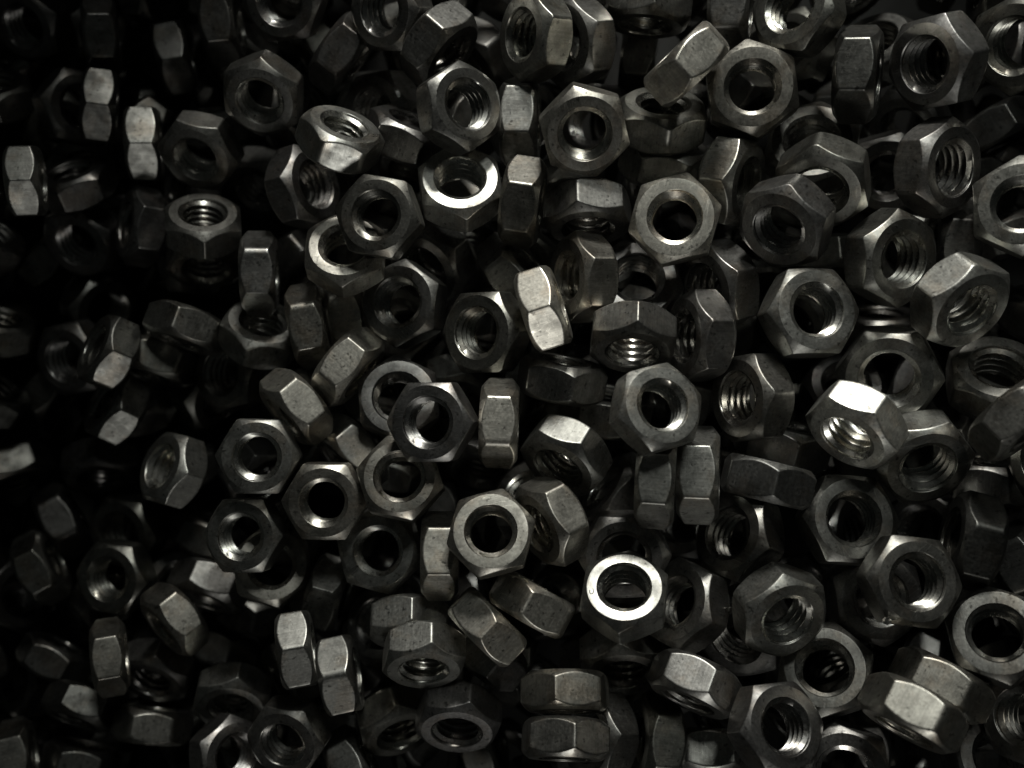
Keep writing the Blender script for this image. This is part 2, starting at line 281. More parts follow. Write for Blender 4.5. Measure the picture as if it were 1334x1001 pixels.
    (4.4, -47.63, 0.24, 0.5337, -0.7474, -0.0873, -0.386, 0.969, (0.6, 0.579, 0.522), 'tan hex nut on edge, beside the dull tan flat nut', 'hex nuts in the heap'),
    (-5.87, -61.79, -14.77, 0.3618, -0.6774, -0.2351, -0.5958, 1.015, (0.306, 0.3, 0.287), 'half-hidden dark hex nut on edge, under the nut stepped against its twin', 'hex nuts in the heap'),
    (23.36, -44.03, 10.52, 0.6115, -0.1841, -0.2998, -0.7088, 0.943, (0.28, 0.28, 0.263), 'hex nut with blazing white ring face and tiny stamped mark', 'hex nuts in the heap'),
    (24.59, -37.18, -2.44, 0.8549, 0.02, -0.0707, 0.5136, 0.998, (0.306, 0.299, 0.288), 'dark hex nut lying flat, under the nut with a blazing white ring', 'hex nuts in the heap'),
    (38.08, -48.71, -2.89, 0.8792, -0.1083, -0.4255, -0.1849, 1.009, (0.307, 0.301, 0.285), 'dark hex nut tilted, under the nut with a blazing white ring', 'hex nuts in the heap'),
    (30.43, -20.7, 6.2, 0.1197, -0.6286, 0.135, -0.7565, 0.967, (0.286, 0.284, 0.265), 'dark hex nut on edge, beside the light grey threaded nut', 'hex nuts in the heap'),
    (40.31, -19.63, 1.27, 0.138, -0.6161, 0.1224, -0.7657, 1.047, (0.4, 0.4, 0.376), 'grey hex nut on edge, under the light grey threaded nut', 'hex nuts in the heap'),
    (24.57, -26.17, -16.33, 0.7659, -0.3504, -0.5389, -0.0152, 1.056, (0.278, 0.275, 0.263), 'dark hex nut on edge, near the nut with a blazing white ring', 'hex nuts in the heap'),
    (10.93, 1.1, -2.93, 0.5578, -0.53, -0.3569, -0.5297, 0.989, (0.261, 0.257, 0.243), 'dark hex nut on edge, beside the square-standing upright nut', 'hex nuts in the heap'),
    (21.72, -6.13, -17.27, 0.6333, -0.5368, -0.2897, -0.4763, 1.058, (0.311, 0.304, 0.283), 'half-hidden dark hex nut on edge, under the light grey threaded nut', 'hex nuts in the heap'),
    (53.48, -20.38, 8.08, 0.4097, -0.5505, -0.4646, -0.5597, 0.983, (0.201, 0.201, 0.194), 'dark hex nut on edge, beside the clear-standing tilted nut', 'hex nuts in the heap'),
    (50.33, -33.9, -4.47, 0.8829, -0.1024, -0.4363, -0.1399, 1.028, (0.228, 0.224, 0.208), 'dark hex nut tilted, near the clear-standing tilted nut', 'hex nuts in the heap'),
    (55.84, -47.21, 8.26, 0.1841, 0.1425, -0.149, 0.961, 0.987, (0.38, 0.38, 0.357), 'grey hex nut steeply tipped, near the nut with bright thread arcs', 'hex nuts in the heap'),
    (67.29, -61.58, 2.67, 0.6097, -0.0106, -0.2609, -0.7484, 1.024, (0.225, 0.224, 0.209), 'dark hex nut lying flat, under the nut with bright thread arcs', 'hex nuts in the heap'),
    (79.46, -46.7, -3.55, 0.3102, -0.053, -0.0132, -0.9491, 1.058, (0.297, 0.295, 0.285), 'dark hex nut tilted, under the nut with a bright threaded bore', 'hex nuts in the heap'),
    (98.68, -51.49, 14.54, 0.6196, -0.2782, 0.0418, 0.7328, 0.992, (0.19, 0.19, 0.179), 'dark hex nut lying flat, beside the nut with a bright threaded bore', 'hex nuts in the heap'),
    (54.09, -70.65, 12.43, 0.4637, 0.0672, 0.2308, 0.8528, 0.969, (0.223, 0.22, 0.214), 'tilted hex nut with bright thread arcs and a flat dark flank', 'hex nuts in the heap'),
    (70.01, -81.27, 7.27, 0.6275, -0.1453, -0.0401, 0.7639, 1.004, (0.309, 0.302, 0.291), 'dark hex nut lying flat, beside the nut with bright thread arcs', 'hex nuts in the heap'),
    (79.37, -65.18, 20.15, 0.4293, 0.0138, -0.6129, 0.6632, 0.994, (0.4, 0.386, 0.348), 'leaning hex nut with one broad tan lit facet', 'hex nuts in the heap'),
    (88.46, -62.01, 11.84, 0.3991, 0.0228, -0.6577, 0.6384, 0.998, (0.4, 0.386, 0.348), 'brownish hex nut on edge, beside the nut with a broad tan facet', 'hex nuts in the heap'),
    (103.06, -81.26, 2.34, 0.24, -0.0174, 0.2539, 0.9368, 1.051, (0.246, 0.243, 0.235), 'half-hidden dark hex nut tilted, under the nut with a broad tan facet', 'hex nuts in the heap'),
    (107.51, -68.84, 11.42, 0.5035, -0.434, -0.1824, 0.7245, 1.012, (0.29, 0.283, 0.265), 'dark hex nut tilted, near the nut with a broad tan facet', 'hex nuts in the heap'),
    (39.16, -64.3, 3.05, 0.4078, 0.0295, -0.556, 0.7237, 0.988, (0.304, 0.3, 0.287), 'dark hex nut on edge, under the nut with bright thread arcs', 'hex nuts in the heap'),
    (11.46, -66.34, 1.77, 0.5038, 0.3445, -0.45, 0.652, 0.97, (0.42, 0.405, 0.365), 'hex nut on its side, one facet tan, one dark', 'hex nuts in the heap'),
    (11.26, -75.14, 6.1, 0.291, 0.1701, -0.5241, 0.7821, 0.952, (0.265, 0.26, 0.242), 'dark hex nut on edge, near the nut with tan and dark facets', 'hex nuts in the heap'),
    (44.75, -83.44, -10.19, 0.3707, 0.2167, -0.5037, 0.7496, 1.046, (0.44, 0.44, 0.414), 'half-hidden light grey hex nut on edge, under the nut with bright thread arcs', 'hex nuts in the heap'),
    (25.4, -62.67, -12.22, 0.597, 0.2375, -0.2981, 0.7059, 1.04, (0.306, 0.3, 0.276), 'dark hex nut steeply tipped, under the nut with a blazing white ring', 'hex nuts in the heap'),
    (19.41, -78.29, -6.39, 0.8795, -0.1406, -0.4489, 0.0718, 1.009, (0.248, 0.244, 0.231), 'dark hex nut steeply tipped, beside the nut with tan and dark facets', 'hex nuts in the heap'),
    (31.68, -79.35, -5.86, 0.7255, -0.3027, -0.5612, 0.2591, 1.018, (0.251, 0.251, 0.228), 'dark hex nut on edge, near the nut with bright thread arcs', 'hex nuts in the heap'),
    (-11.94, -74.1, -6.05, 0.7636, 0.2611, -0.219, 0.5485, 0.966, (0.313, 0.306, 0.301), 'dark hex nut steeply tipped, beside the nut stepped against its twin', 'hex nuts in the heap'),
    (-26.93, -78.42, -17.59, 0.6048, 0.3642, -0.1347, 0.6952, 0.99, (0.24, 0.238, 0.216), 'dark hex nut steeply tipped, under the nut stepped against its twin', 'hex nuts in the heap'),
    (-37.16, -89.94, -18.9, 0.2053, -0.733, -0.1427, -0.6326, 0.967, (0.254, 0.252, 0.239), 'half-hidden dark hex nut on edge, under the tipped nut with glinting chamfer', 'hex nuts in the heap'),
    (-50.42, -79.49, -9.77, 0.8702, 0.0468, -0.1356, 0.4713, 0.902, (0.297, 0.29, 0.275), 'tipped dark hex nut with a glinting chamfered corner', 'hex nuts in the heap'),
    (-66.07, -86.26, -16.81, 0.2157, 0.3389, 0.1674, 0.9003, 0.908, (0.274, 0.267, 0.261), 'dark hex nut tilted, beside the tipped nut with glinting chamfer', 'hex nuts in the heap'),
    (-67.12, -74.94, -24.71, 0.7599, 0.2663, -0.1466, 0.5746, 0.939, (0.3, 0.3, 0.282), 'dark hex nut steeply tipped, under the tipped nut with glinting chamfer', 'hex nuts in the heap'),
    (-80.42, -56.04, -22.71, 0.7279, 0.0487, -0.4759, 0.4912, 0.92, (0.36, 0.347, 0.313), 'lone tan-faceted hex nut leaning in the dark', 'hex nuts in the heap'),
    (-95.37, -64.84, -21.7, 0.1303, -0.7972, 0.0874, -0.583, 0.893, (0.34, 0.328, 0.296), 'small upright hex nut with one tan facet amid black gaps', 'hex nuts in the heap'),
    (-106.94, -80.22, -33.78, 0.6348, 0.2335, -0.421, 0.6044, 0.922, (0.15, 0.15, 0.141), 'dark hex nut on edge, under the small upright tan-faceted nut', 'hex nuts in the heap'),
    (-121.27, -91.32, -30.5, 0.139, -0.8019, 0.0463, -0.5793, 0.888, (0.235, 0.231, 0.214), 'half-hidden dark hex nut on edge, near the small upright tan-faceted nut', 'hex nuts in the heap'),
    (-118.39, -71.29, -45.16, 0.4643, -0.7563, -0.1948, -0.4177, 0.959, (0.229, 0.227, 0.217), 'dark hex nut on edge, under the small upright tan-faceted nut', 'hex nuts in the heap'),
    (-89.65, -72.02, -37.54, 0.7593, 0.2367, -0.2565, 0.5492, 0.96, (0.236, 0.232, 0.224), 'dark hex nut steeply tipped, under the small upright tan-faceted nut', 'hex nuts in the heap'),
    (-89.13, -84.75, -33.51, 0.5545, -0.7466, -0.2563, -0.2635, 0.939, (0.315, 0.308, 0.285), 'dark hex nut on edge, near the small upright tan-faceted nut, against a dark upright one', 'hex nuts in the heap'),
    (-110.89, -96.75, -42.99, 0.5476, -0.7545, -0.2068, -0.2968, 0.948, (0.291, 0.287, 0.27), 'half-hidden dark hex nut on edge, near the small upright tan-faceted nut', 'hex nuts in the heap'),
    (-98.81, -48.06, -35.42, 0.9923, 0.0171, -0.1104, -0.0533, 0.948, (0.276, 0.274, 0.25), 'dark hex nut tilted, under the lone tan leaning nut', 'hex nuts in the heap'),
    (-120.56, -47.09, -41.93, 0.3249, -0.7652, 0.0333, -0.5547, 0.954, (0.315, 0.315, 0.292), 'dark hex nut on edge, near the small upright tan-faceted nut, against a dark tilted one', 'hex nuts in the heap'),
    (-74.67, -49.87, -31.57, 0.6068, 0.2327, -0.4424, 0.6181, 0.968, (0.256, 0.252, 0.241), 'dark hex nut on edge, beside the lone tan leaning nut', 'hex nuts in the heap'),
    (-81.11, -20.63, -24.21, 0.9255, -0.1361, -0.3396, -0.0981, 0.934, (0.48, 0.48, 0.451), 'light grey hex nut steeply tipped, near the nut lying over a tan ring', 'hex nuts in the heap'),
    (-96.65, -5.7, -29.78, 0.88, -0.1749, -0.4115, -0.1604, 0.948, (0.2, 0.2, 0.188), 'dark hex nut on edge, near the nut lying over a tan ring', 'hex nuts in the heap'),
    (-94.7, 7.43, -19.22, 0.8884, -0.1557, -0.4172, -0.1114, 0.912, (0.25, 0.25, 0.235), 'dark hex nut on edge, near the tipped-back nut, corner forward, against a dark tilted one', 'hex nuts in the heap'),
    (-77.48, 13.33, -21.68, 0.6211, 0.3726, -0.5021, 0.4725, 0.943, (0.286, 0.281, 0.26), 'dark hex nut on edge, near the tipped-back nut, corner forward, against a dark upright one', 'hex nuts in the heap'),
    (-87.42, 5.64, -31.15, 0.573, 0.3201, -0.5381, 0.5288, 0.967, (0.21, 0.209, 0.19), 'dark hex nut on edge, near the tipped-back nut, corner forward, against a dark upright one', 'hex nuts in the heap'),
    (-131.49, -3.45, -37.27, 0.6288, -0.207, 0.6104, 0.435, 0.944, (0.12, 0.12, 0.113), 'half-hidden dark hex nut steeply tipped, near the pale-faceted nut in deep shade', 'hex nuts in the heap'),
    (-111.17, 6.84, -40.45, 0.98, 0.1106, -0.1438, 0.0815, 0.975, (0.244, 0.24, 0.234), 'dark hex nut tilted between the tipped-back nut, corner forward and the upright two-facet shaded nut', 'hex nuts in the heap'),
    (-129.52, 13.47, -36.97, 0.5726, -0.2524, 0.5227, 0.579, 0.944, (0.295, 0.292, 0.275), 'half-hidden dark hex nut on edge, near the pale-faceted nut in deep shade', 'hex nuts in the heap'),
    (-112.57, 46.94, -15.68, 0.3692, -0.67, 0.4251, -0.4837, 0.878, (0.42, 0.42, 0.395), 'upright hex nut with one pale facet in the deep shade', 'hex nuts in the heap'),
    (-108.12, 49.52, -33.46, 0.8653, -0.4088, -0.199, -0.2109, 0.952, (0.21, 0.205, 0.197), 'dark hex nut on edge, under the pale-faceted nut in deep shade', 'hex nuts in the heap'),
    (-133.51, 35.89, -39.6, 0.7653, -0.5608, 0.2125, -0.2338, 0.951, (0.288, 0.285, 0.273), 'half-hidden dark hex nut steeply tipped, near the pale-faceted nut in deep shade', 'hex nuts in the heap'),
    (-130.38, 72.52, -38.71, 0.8148, -0.3795, 0.1912, 0.3944, 0.948, (0.235, 0.232, 0.216), 'half-hidden dark hex nut on edge, near the pale-faceted nut in deep shade', 'hex nuts in the heap'),
    (-109.06, 37.09, -40.48, 0.9441, 0.258, -0.1336, 0.1561, 0.978, (0.245, 0.24, 0.234), 'dark hex nut tilted between the tipped-back nut, corner forward and the mottled half-hidden ring nut', 'hex nuts in the heap'),
    (-100.69, 40.44, -49.65, 0.974, 0.0694, -0.2152, -0.0153, 1.022, (0.218, 0.213, 0.206), 'buried dark hex nut steeply tipped, near the pale-faceted nut in deep shade', 'hex nuts in the heap'),
    (-90.46, 38.38, -29.42, 0.8753, -0.1198, -0.4478, 0.1379, 0.956, (0.248, 0.244, 0.239), 'dark hex nut on edge, under the tipped-back nut, corner forward', 'hex nuts in the heap'),
    (-71.91, 36.81, -17.35, 0.6965, -0.3558, -0.1907, -0.5932, 0.935, (0.307, 0.301, 0.28), 'hex nut tipped back, one corner forward, threads showing in its hole', 'hex nuts in the heap'),
    (-75.58, 31.49, -31.64, 0.7248, 0.4811, -0.1933, 0.4538, 0.988, (0.259, 0.256, 0.239), 'dark hex nut steeply tipped, under the tipped-back nut, corner forward', 'hex nuts in the heap'),
    (-58.81, 25.85, -17.14, 0.1905, -0.7259, 0.2089, -0.627, 0.952, (0.271, 0.269, 0.258), 'dark hex nut on edge, beside the tipped-back nut, corner forward', 'hex nuts in the heap'),
    (-59.74, 11.84, -23.08, 0.5125, -0.3593, -0.2527, -0.7379, 0.978, (0.4, 0.4, 0.376), 'grey hex nut steeply tipped, near the tipped-back nut, corner forward', 'hex nuts in the heap'),
    (-68.82, 2.76, -31.52, 0.959, -0.0271, -0.2552, 0.1206, 0.993, (0.208, 0.203, 0.189), 'dark hex nut steeply tipped, near the tipped-back nut, corner forward', 'hex nuts in the heap'),
    (-46.29, 13.25, -11.92, 0.259, -0.7199, 0.1563, -0.6247, 0.953, (0.36, 0.347, 0.313), 'brownish hex nut on edge, beside the mottled half-hidden ring nut', 'hex nuts in the heap'),
    (-38.69, 16.24, -21.89, 0.279, -0.7029, 0.1436, -0.6383, 1.009, (0.55, 0.531, 0.479), 'half-hidden tan hex nut on edge, under the mottled half-hidden ring nut', 'hex nuts in the heap'),
    (-36.75, 3.85, -7.47, 0.0907, 0.5753, -0.3609, 0.7284, 0.949, (0.55, 0.531, 0.479), 'tan hex nut on edge, near the flat nut overlapping two others', 'hex nuts in the heap'),
    (-48.5, -5.17, -8.32, 0.6922, 0.097, -0.5566, 0.4491, 0.931, (0.46, 0.444, 0.4), 'tan hex nut on edge, near the flat nut with bright bore crescent', 'hex nuts in the heap'),
    (-37.31, -16.12, -17.06, 0.6799, 0.0718, -0.5635, 0.4638, 0.985, (0.284, 0.28, 0.265), 'half-hidden dark hex nut on edge, under the flat nut with bright bore crescent', 'hex nuts in the heap'),
    (-24.22, 18.02, -9.48, 0.9381, 0.0316, -0.1547, -0.3083, 0.976, (0.247, 0.245, 0.232), 'dark hex nut tilted, beside the mottled half-hidden ring nut', 'hex nuts in the heap'),
    (-36.62, 28.52, -3.53, 0.6902, -0.166, -0.1413, -0.69, 0.934, (0.5, 0.482, 0.435), 'mottled hex nut whose ring is half hidden under a propped nut', 'hex nuts in the heap'),
    (-27.93, 35.3, 5.25, 0.9932, 0.0097, -0.0659, -0.0951, 0.911, (0.206, 0.203, 0.186), 'flat grey hex nut propped on a mottled half-hidden nut', 'hex nuts in the heap'),
    (-37.2, 52.91, 0.73, 0.4223, -0.3835, -0.2682, -0.7763, 0.918, (0.45, 0.45, 0.423), 'tipped hex nut with hole turned away and one pale lit facet', 'hex nuts in the heap'),
    (-48.53, 45.62, -16.28, 0.0133, -0.482, -0.0516, -0.8746, 0.973, (0.268, 0.262, 0.255), 'dark hex nut steeply tipped, under the tipped nut with a pale facet', 'hex nuts in the heap'),
    (-30.9, 65.56, -26.9, 0.9522, 0.0988, -0.2877, 0.0297, 1.038, (0.273, 0.269, 0.26), 'dark hex nut tilted, under the tipped nut with a pale facet', 'hex nuts in the heap'),
    (-23.76, 56.32, -11.44, 0.6342, -0.5094, -0.1685, -0.5567, 0.987, (0.205, 0.201, 0.195), 'dark hex nut on edge, under the tipped nut with a pale facet', 'hex nuts in the heap'),
    (-18.47, 28.51, -16.44, 0.8833, 0.2167, -0.3294, 0.2537, 1.014, (0.206, 0.201, 0.192), 'dark hex nut steeply tipped, under the flat nut propped on a mottled one', 'hex nuts in the heap'),
    (-5.57, 11.3, -2.7, 0.9628, 0.0187, -0.2695, 0.0083, 0.969, (0.285, 0.282, 0.257), 'dark hex nut tilted, beside the pale speckled upright nut', 'hex nuts in the heap'),
    (0.84, 25.32, -15.74, 0.4851, -0.585, -0.0191, -0.6497, 1.03, (0.233, 0.231, 0.215), 'dark hex nut on edge, under the pale speckled upright nut', 'hex nuts in the heap'),
    (6.64, 15.88, 6.28, 0.4788, -0.6098, 0.2446, -0.5823, 0.947, (0.62, 0.598, 0.539), 'pale speckled hex nut on edge showing two bright side facets', 'hex nuts in the heap'),
    (90.38, 45.95, 5.0, 0.2364, 0.2735, -0.022, 0.9321, 1.032, (0.312, 0.304, 0.292), 'dark hex nut steeply tipped, near the big nut with glinting edges', 'hex nuts in the heap'),
    (105.01, 36.35, 11.87, 0.6866, -0.1603, -0.1412, 0.6949, 1.01, (0.309, 0.307, 0.284), 'dark hex nut lying flat, near the nut with a silvery upper facet', 'hex nuts in the heap'),
    (97.9, 31.09, -6.7, 0.6618, -0.17, -0.725, 0.0868, 1.084, (0.278, 0.272, 0.259), 'half-hidden dark hex nut on edge, under the nut with a silvery upper facet', 'hex nuts in the heap'),
    (61.22, -13.49, -10.23, 0.5101, -0.5169, -0.3797, -0.5731, 1.067, (0.232, 0.231, 0.221), 'dark hex nut on edge, under the nut with a blazing white facet', 'hex nuts in the heap'),
    (51.84, -55.25, -8.57, 0.9338, 0.0806, -0.2963, 0.1837, 1.048, (0.291, 0.287, 0.277), 'dark hex nut tilted, near the nut with bright thread arcs', 'hex nuts in the heap'),
    (5.5, -27.33, -16.16, 0.5603, -0.351, 0.1611, 0.7328, 1.037, (0.318, 0.313, 0.297), 'half-hidden dark hex nut tilted, under the dull tan flat nut', 'hex nuts in the heap'),
    (-30.15, -57.62, -24.27, 0.9735, -0.1558, -0.1415, 0.0894, 1.014, (0.219, 0.215, 0.208), 'half-hidden dark hex nut tilted, under the hind nut of the stepped twins', 'hex nuts in the heap'),
    (34.98, 50.14, -10.41, 0.6797, -0.452, -0.2505, -0.5205, 1.042, (0.207, 0.205, 0.188), 'dark hex nut on edge, under the stained tan flat nut', 'hex nuts in the heap'),
    (-94.5, 103.23, -46.35, 0.6213, -0.2384, 0.5877, -0.4601, 1.0, (0.218, 0.215, 0.208), 'half-hidden dark hex nut steeply tipped, near the upright two-facet shaded nut', 'hex nuts in the heap'),  # filler nuts from here on: shade of the gaps put into their tint
    (-56.15, 102.75, -44.27, 0.8523, 0.4702, 0.1453, -0.1772, 1.0, (0.169, 0.167, 0.154), 'buried dark hex nut tilted, near the tilted nut with a worn rim', 'hex nuts in the heap'),
    (82.16, 98.0, -28.45, 0.7373, 0.2818, 0.3982, -0.4674, 1.0, (0.194, 0.192, 0.183), 'buried dark hex nut steeply tipped, near the big nut with glinting edges', 'hex nuts in the heap'),
    (116.38, 95.59, -25.57, 0.0333, 0.6665, -0.0439, 0.7435, 1.0, (0.155, 0.152, 0.141), 'buried dark hex nut on edge, under the big nut with glinting edges', 'hex nuts in the heap'),
    (-134.02, 90.45, -53.14, 0.7347, 0.08, 0.3154, -0.5952, 1.0, (0.168, 0.165, 0.153), 'half-hidden dark hex nut lying flat, near the pale-faceted nut in deep shade', 'hex nuts in the heap'),
    (-110.72, 94.82, -52.43, 0.8478, 0.1121, 0.5124, -0.0783, 1.0, (0.167, 0.166, 0.16), 'half-hidden dark hex nut tilted, near the upright two-facet shaded nut, against a dark upright one', 'hex nuts in the heap'),
    (-87.45, 84.52, -45.53, 0.41, -0.4453, -0.4716, 0.6412, 1.0, (0.172, 0.171, 0.164), 'dark hex nut on edge, near the upright two-facet shaded nut', 'hex nuts in the heap'),
    (-70.43, 84.89, -49.39, 0.3376, 0.0714, -0.4151, 0.8418, 1.0, (0.206, 0.203, 0.192), 'half-hidden dark hex nut tilted, under the tilted nut with a worn rim', 'hex nuts in the heap'),
    (-48.5, 84.4, -41.66, 0.6627, 0.103, -0.6378, 0.3789, 1.0, (0.144, 0.143, 0.13), 'buried dark hex nut on edge, near the tilted nut with a worn rim', 'hex nuts in the heap'),
    (-7.4, 82.0, -37.25, 0.6093, 0.5786, -0.0427, -0.5405, 1.0, (0.146, 0.143, 0.136), 'half-hidden dark hex nut steeply tipped, near the brownish flat nut', 'hex nuts in the heap'),
    (31.4, 81.09, -33.37, 0.5154, 0.5377, 0.4015, 0.5329, 1.0, (0.175, 0.172, 0.158), 'half-hidden dark hex nut on edge, under the leaning tan two-facet nut', 'hex nuts in the heap'),
    (69.53, 81.91, -31.11, 0.93, -0.0353, -0.3605, 0.0623, 1.0, (0.194, 0.193, 0.175), 'half-hidden dark hex nut tilted, near the big nut with glinting edges', 'hex nuts in the heap'),
    (89.0, 81.06, -28.56, 0.8641, -0.165, -0.3454, -0.3267, 1.0, (0.149, 0.147, 0.14), 'half-hidden dark hex nut steeply tipped, under the big nut with glinting edges', 'hex nuts in the heap'),
    (106.5, 78.2, -25.9, 0.2898, 0.5229, 0.4608, 0.6559, 1.0, (0.174, 0.172, 0.157), 'buried dark hex nut on edge, under the big nut with glinting edges', 'hex nuts in the heap'),
    (125.12, 78.18, -25.16, 0.9107, -0.0335, 0.1956, -0.3624, 1.0, (0.156, 0.153, 0.148), 'buried dark hex nut steeply tipped, near the big nut with glinting edges', 'hex nuts in the heap'),
    (-120.36, 68.16, -54.27, 0.9598, 0.1908, 0.1468, 0.1441, 1.0, (0.142, 0.141, 0.128), 'half-hidden dark hex nut lying flat, under the pale-faceted nut in deep shade', 'hex nuts in the heap'),
    (-96.37, 65.71, -46.79, 0.2731, -0.5916, 0.1601, 0.7415, 1.0, (0.204, 0.2, 0.185), 'half-hidden dark hex nut on edge, under the upright two-facet shaded nut', 'hex nuts in the heap'),
    (-76.89, 66.4, -44.0, 0.8292, -0.5564, -0.0517, 0.0145, 1.0, (0.143, 0.143, 0.138), 'buried dark hex nut on edge, under the tilted nut with a worn rim', 'hex nuts in the heap'),
    (-55.87, 70.39, -44.14, 0.8726, -0.2309, 0.3262, -0.2807, 1.0, (0.147, 0.147, 0.14), 'half-hidden dark hex nut steeply tipped, under the tilted nut with a worn rim', 'hex nuts in the heap'),
    (-14.82, 65.78, -37.02, 0.673, -0.5459, -0.1285, 0.4822, 1.0, (0.169, 0.166, 0.154), 'buried dark hex nut on edge, near the nut with a bright ring crescent', 'hex nuts in the heap'),
    (20.8, 64.08, -31.25, 0.9645, 0.0375, -0.2371, -0.1101, 1.0, (0.213, 0.21, 0.202), 'half-hidden dark hex nut tilted, under the brownish flat nut', 'hex nuts in the heap'),
    (56.69, 67.42, -29.16, 0.8404, 0.4231, 0.3384, -0.0144, 1.0, (0.153, 0.151, 0.143), 'half-hidden dark hex nut steeply tipped, near the leaning tan two-facet nut', 'hex nuts in the heap'),
    (96.18, 62.58, -27.13, 0.405, 0.4173, 0.0891, -0.8086, 1.0, (0.175, 0.174, 0.168), 'half-hidden dark hex nut tilted, under the big nut with glinting edges', 'hex nuts in the heap'),
    (115.96, 60.9, -25.28, 0.7626, 0.5663, 0.3109, -0.0334, 1.0, (0.167, 0.167, 0.161), 'partly covered dark hex nut on edge, near the big nut with glinting edges', 'hex nuts in the heap'),
    (-130.42, 52.33, -49.75, 0.6617, 0.3215, -0.2944, -0.61, 1.0, (0.173, 0.171, 0.157), 'buried dark hex nut on edge, under the pale-faceted nut in deep shade', 'hex nuts in the heap'),
    (-113.1, 55.94, -51.13, 0.8408, 0.0185, 0.1991, -0.5031, 1.0, (0.163, 0.163, 0.148), 'half-hidden dark hex nut lying flat, beside the pale-faceted nut in deep shade', 'hex nuts in the heap'),
    (-83.43, 51.3, -46.3, 0.6901, 0.2418, -0.3013, -0.612, 1.0, (0.142, 0.139, 0.133), 'half-hidden dark hex nut steeply tipped, under the tipped-back nut, corner forward', 'hex nuts in the heap'),
    (-64.31, 51.99, -45.1, 0.7585, 0.4161, 0.0929, -0.4928, 1.0, (0.184, 0.182, 0.176), 'dark hex nut steeply tipped, beside the tipped-back nut, corner forward', 'hex nuts in the heap'),
    (-26.88, 50.79, -40.12, 0.4023, -0.2723, -0.1478, -0.8615, 1.0, (0.176, 0.171, 0.159), 'half-hidden dark hex nut steeply tipped, under the flat nut propped on a mottled one', 'hex nuts in the heap'),
    (-7.4, 49.05, -35.61, 0.8986, -0.3903, 0.1978, 0.0341, 1.0, (0.188, 0.184, 0.174), 'buried dark hex nut steeply tipped, under the nut with a bright ring crescent', 'hex nuts in the heap'),
    (12.05, 47.18, -33.36, 0.3146, 0.0449, 0.4194, -0.8504, 1.0, (0.188, 0.186, 0.172), 'buried dark hex nut steeply tipped, under the brownish flat nut', 'hex nuts in the heap'),
    (89.37, 50.42, -23.42, 0.1309, 0.1462, 0.1597, -0.9675, 1.0, (0.208, 0.204, 0.196), 'half-hidden dark hex nut lying flat, near the big nut with glinting edges', 'hex nuts in the heap'),
    (-122.92, 33.35, -53.2, 0.5818, -0.0114, -0.609, -0.539, 1.0, (0.162, 0.162, 0.15), 'half-hidden dark hex nut on edge, near the pale-faceted nut in deep shade', 'hex nuts in the heap'),
    (-96.74, 29.98, -63.41, 0.0226, -0.454, 0.3323, -0.8264, 1.0, (0.172, 0.169, 0.156), 'half-hidden dark hex nut steeply tipped, near the pale-faceted nut in deep shade', 'hex nuts in the heap'),
    (-82.73, 32.29, -46.06, 0.4572, 0.43, 0.2173, 0.7476, 1.0, (0.159, 0.158, 0.151), 'buried dark hex nut steeply tipped, beside the tipped-back nut, corner forward', 'hex nuts in the heap'),
    (-56.11, 31.13, -42.62, 0.462, 0.6442, -0.125, 0.5966, 1.0, (0.158, 0.157, 0.15), 'half-hidden dark hex nut on edge, under the mottled half-hidden ring nut', 'hex nuts in the heap'),
    (-34.98, 33.62, -40.09, 0.9274, 0.3552, -0.1146, -0.0253, 1.0, (0.202, 0.197, 0.184), 'buried dark hex nut steeply tipped, under the mottled half-hidden ring nut', 'hex nuts in the heap'),
    (2.0, 30.03, -36.05, 0.3185, -0.0405, -0.1665, 0.9323, 1.0, (0.187, 0.186, 0.169), 'buried dark hex nut lying flat, beside the pale speckled upright nut', 'hex nuts in the heap'),
    (40.96, 31.74, -32.69, 0.7771, 0.0875, -0.5435, -0.3049, 1.0, (0.194, 0.189, 0.185), 'half-hidden dark hex nut steeply tipped, under the stained tan flat nut', 'hex nuts in the heap'),
    (58.4, 32.84, -31.21, 0.9633, -0.2467, 0.0762, 0.073, 1.0, (0.167, 0.166, 0.159), 'half-hidden dark hex nut steeply tipped, under the front nut of two stacked', 'hex nuts in the heap'),
    (77.25, 30.22, -28.57, 0.5595, 0.4541, 0.4577, -0.5208, 1.0, (0.132, 0.132, 0.12), 'half-hidden dark hex nut on edge, under the front nut of two stacked', 'hex nuts in the heap'),
    (115.96, 34.62, -24.32, 0.6831, -0.5046, -0.4773, -0.2258, 1.0, (0.188, 0.185, 0.177), 'buried dark hex nut on edge, under the nut with a silvery upper facet', 'hex nuts in the heap'),
    (-133.51, 13.21, -56.16, 0.2629, -0.188, 0.5771, -0.75, 1.0, (0.213, 0.211, 0.198), 'half-hidden dark hex nut steeply tipped, near the pale-faceted nut in deep shade', 'hex nuts in the heap'),
    (-108.76, 20.1, -50.99, 0.815, 0.312, 0.2902, 0.3927, 1.0, (0.157, 0.156, 0.148), 'dark hex nut tilted, near the pale-faceted nut in deep shade', 'hex nuts in the heap'),
    (-27.49, 14.95, -39.53, 0.6216, -0.1196, -0.0002, 0.7741, 1.0, (0.205, 0.201, 0.185), 'half-hidden dark hex nut tilted, near the mottled half-hidden ring nut', 'hex nuts in the heap'),
    (-7.63, 13.83, -35.61, 0.6686, 0.6216, 0.2248, -0.3407, 1.0, (0.194, 0.192, 0.184), 'buried dark hex nut on edge, near the pale speckled upright nut', 'hex nuts in the heap'),
    (50.48, 13.93, -30.35, 0.7396, 0.3702, -0.4041, -0.3907, 1.0, (0.219, 0.216, 0.203), 'buried dark hex nut steeply tipped, near the nut with a worn corner', 'hex nuts in the heap'),
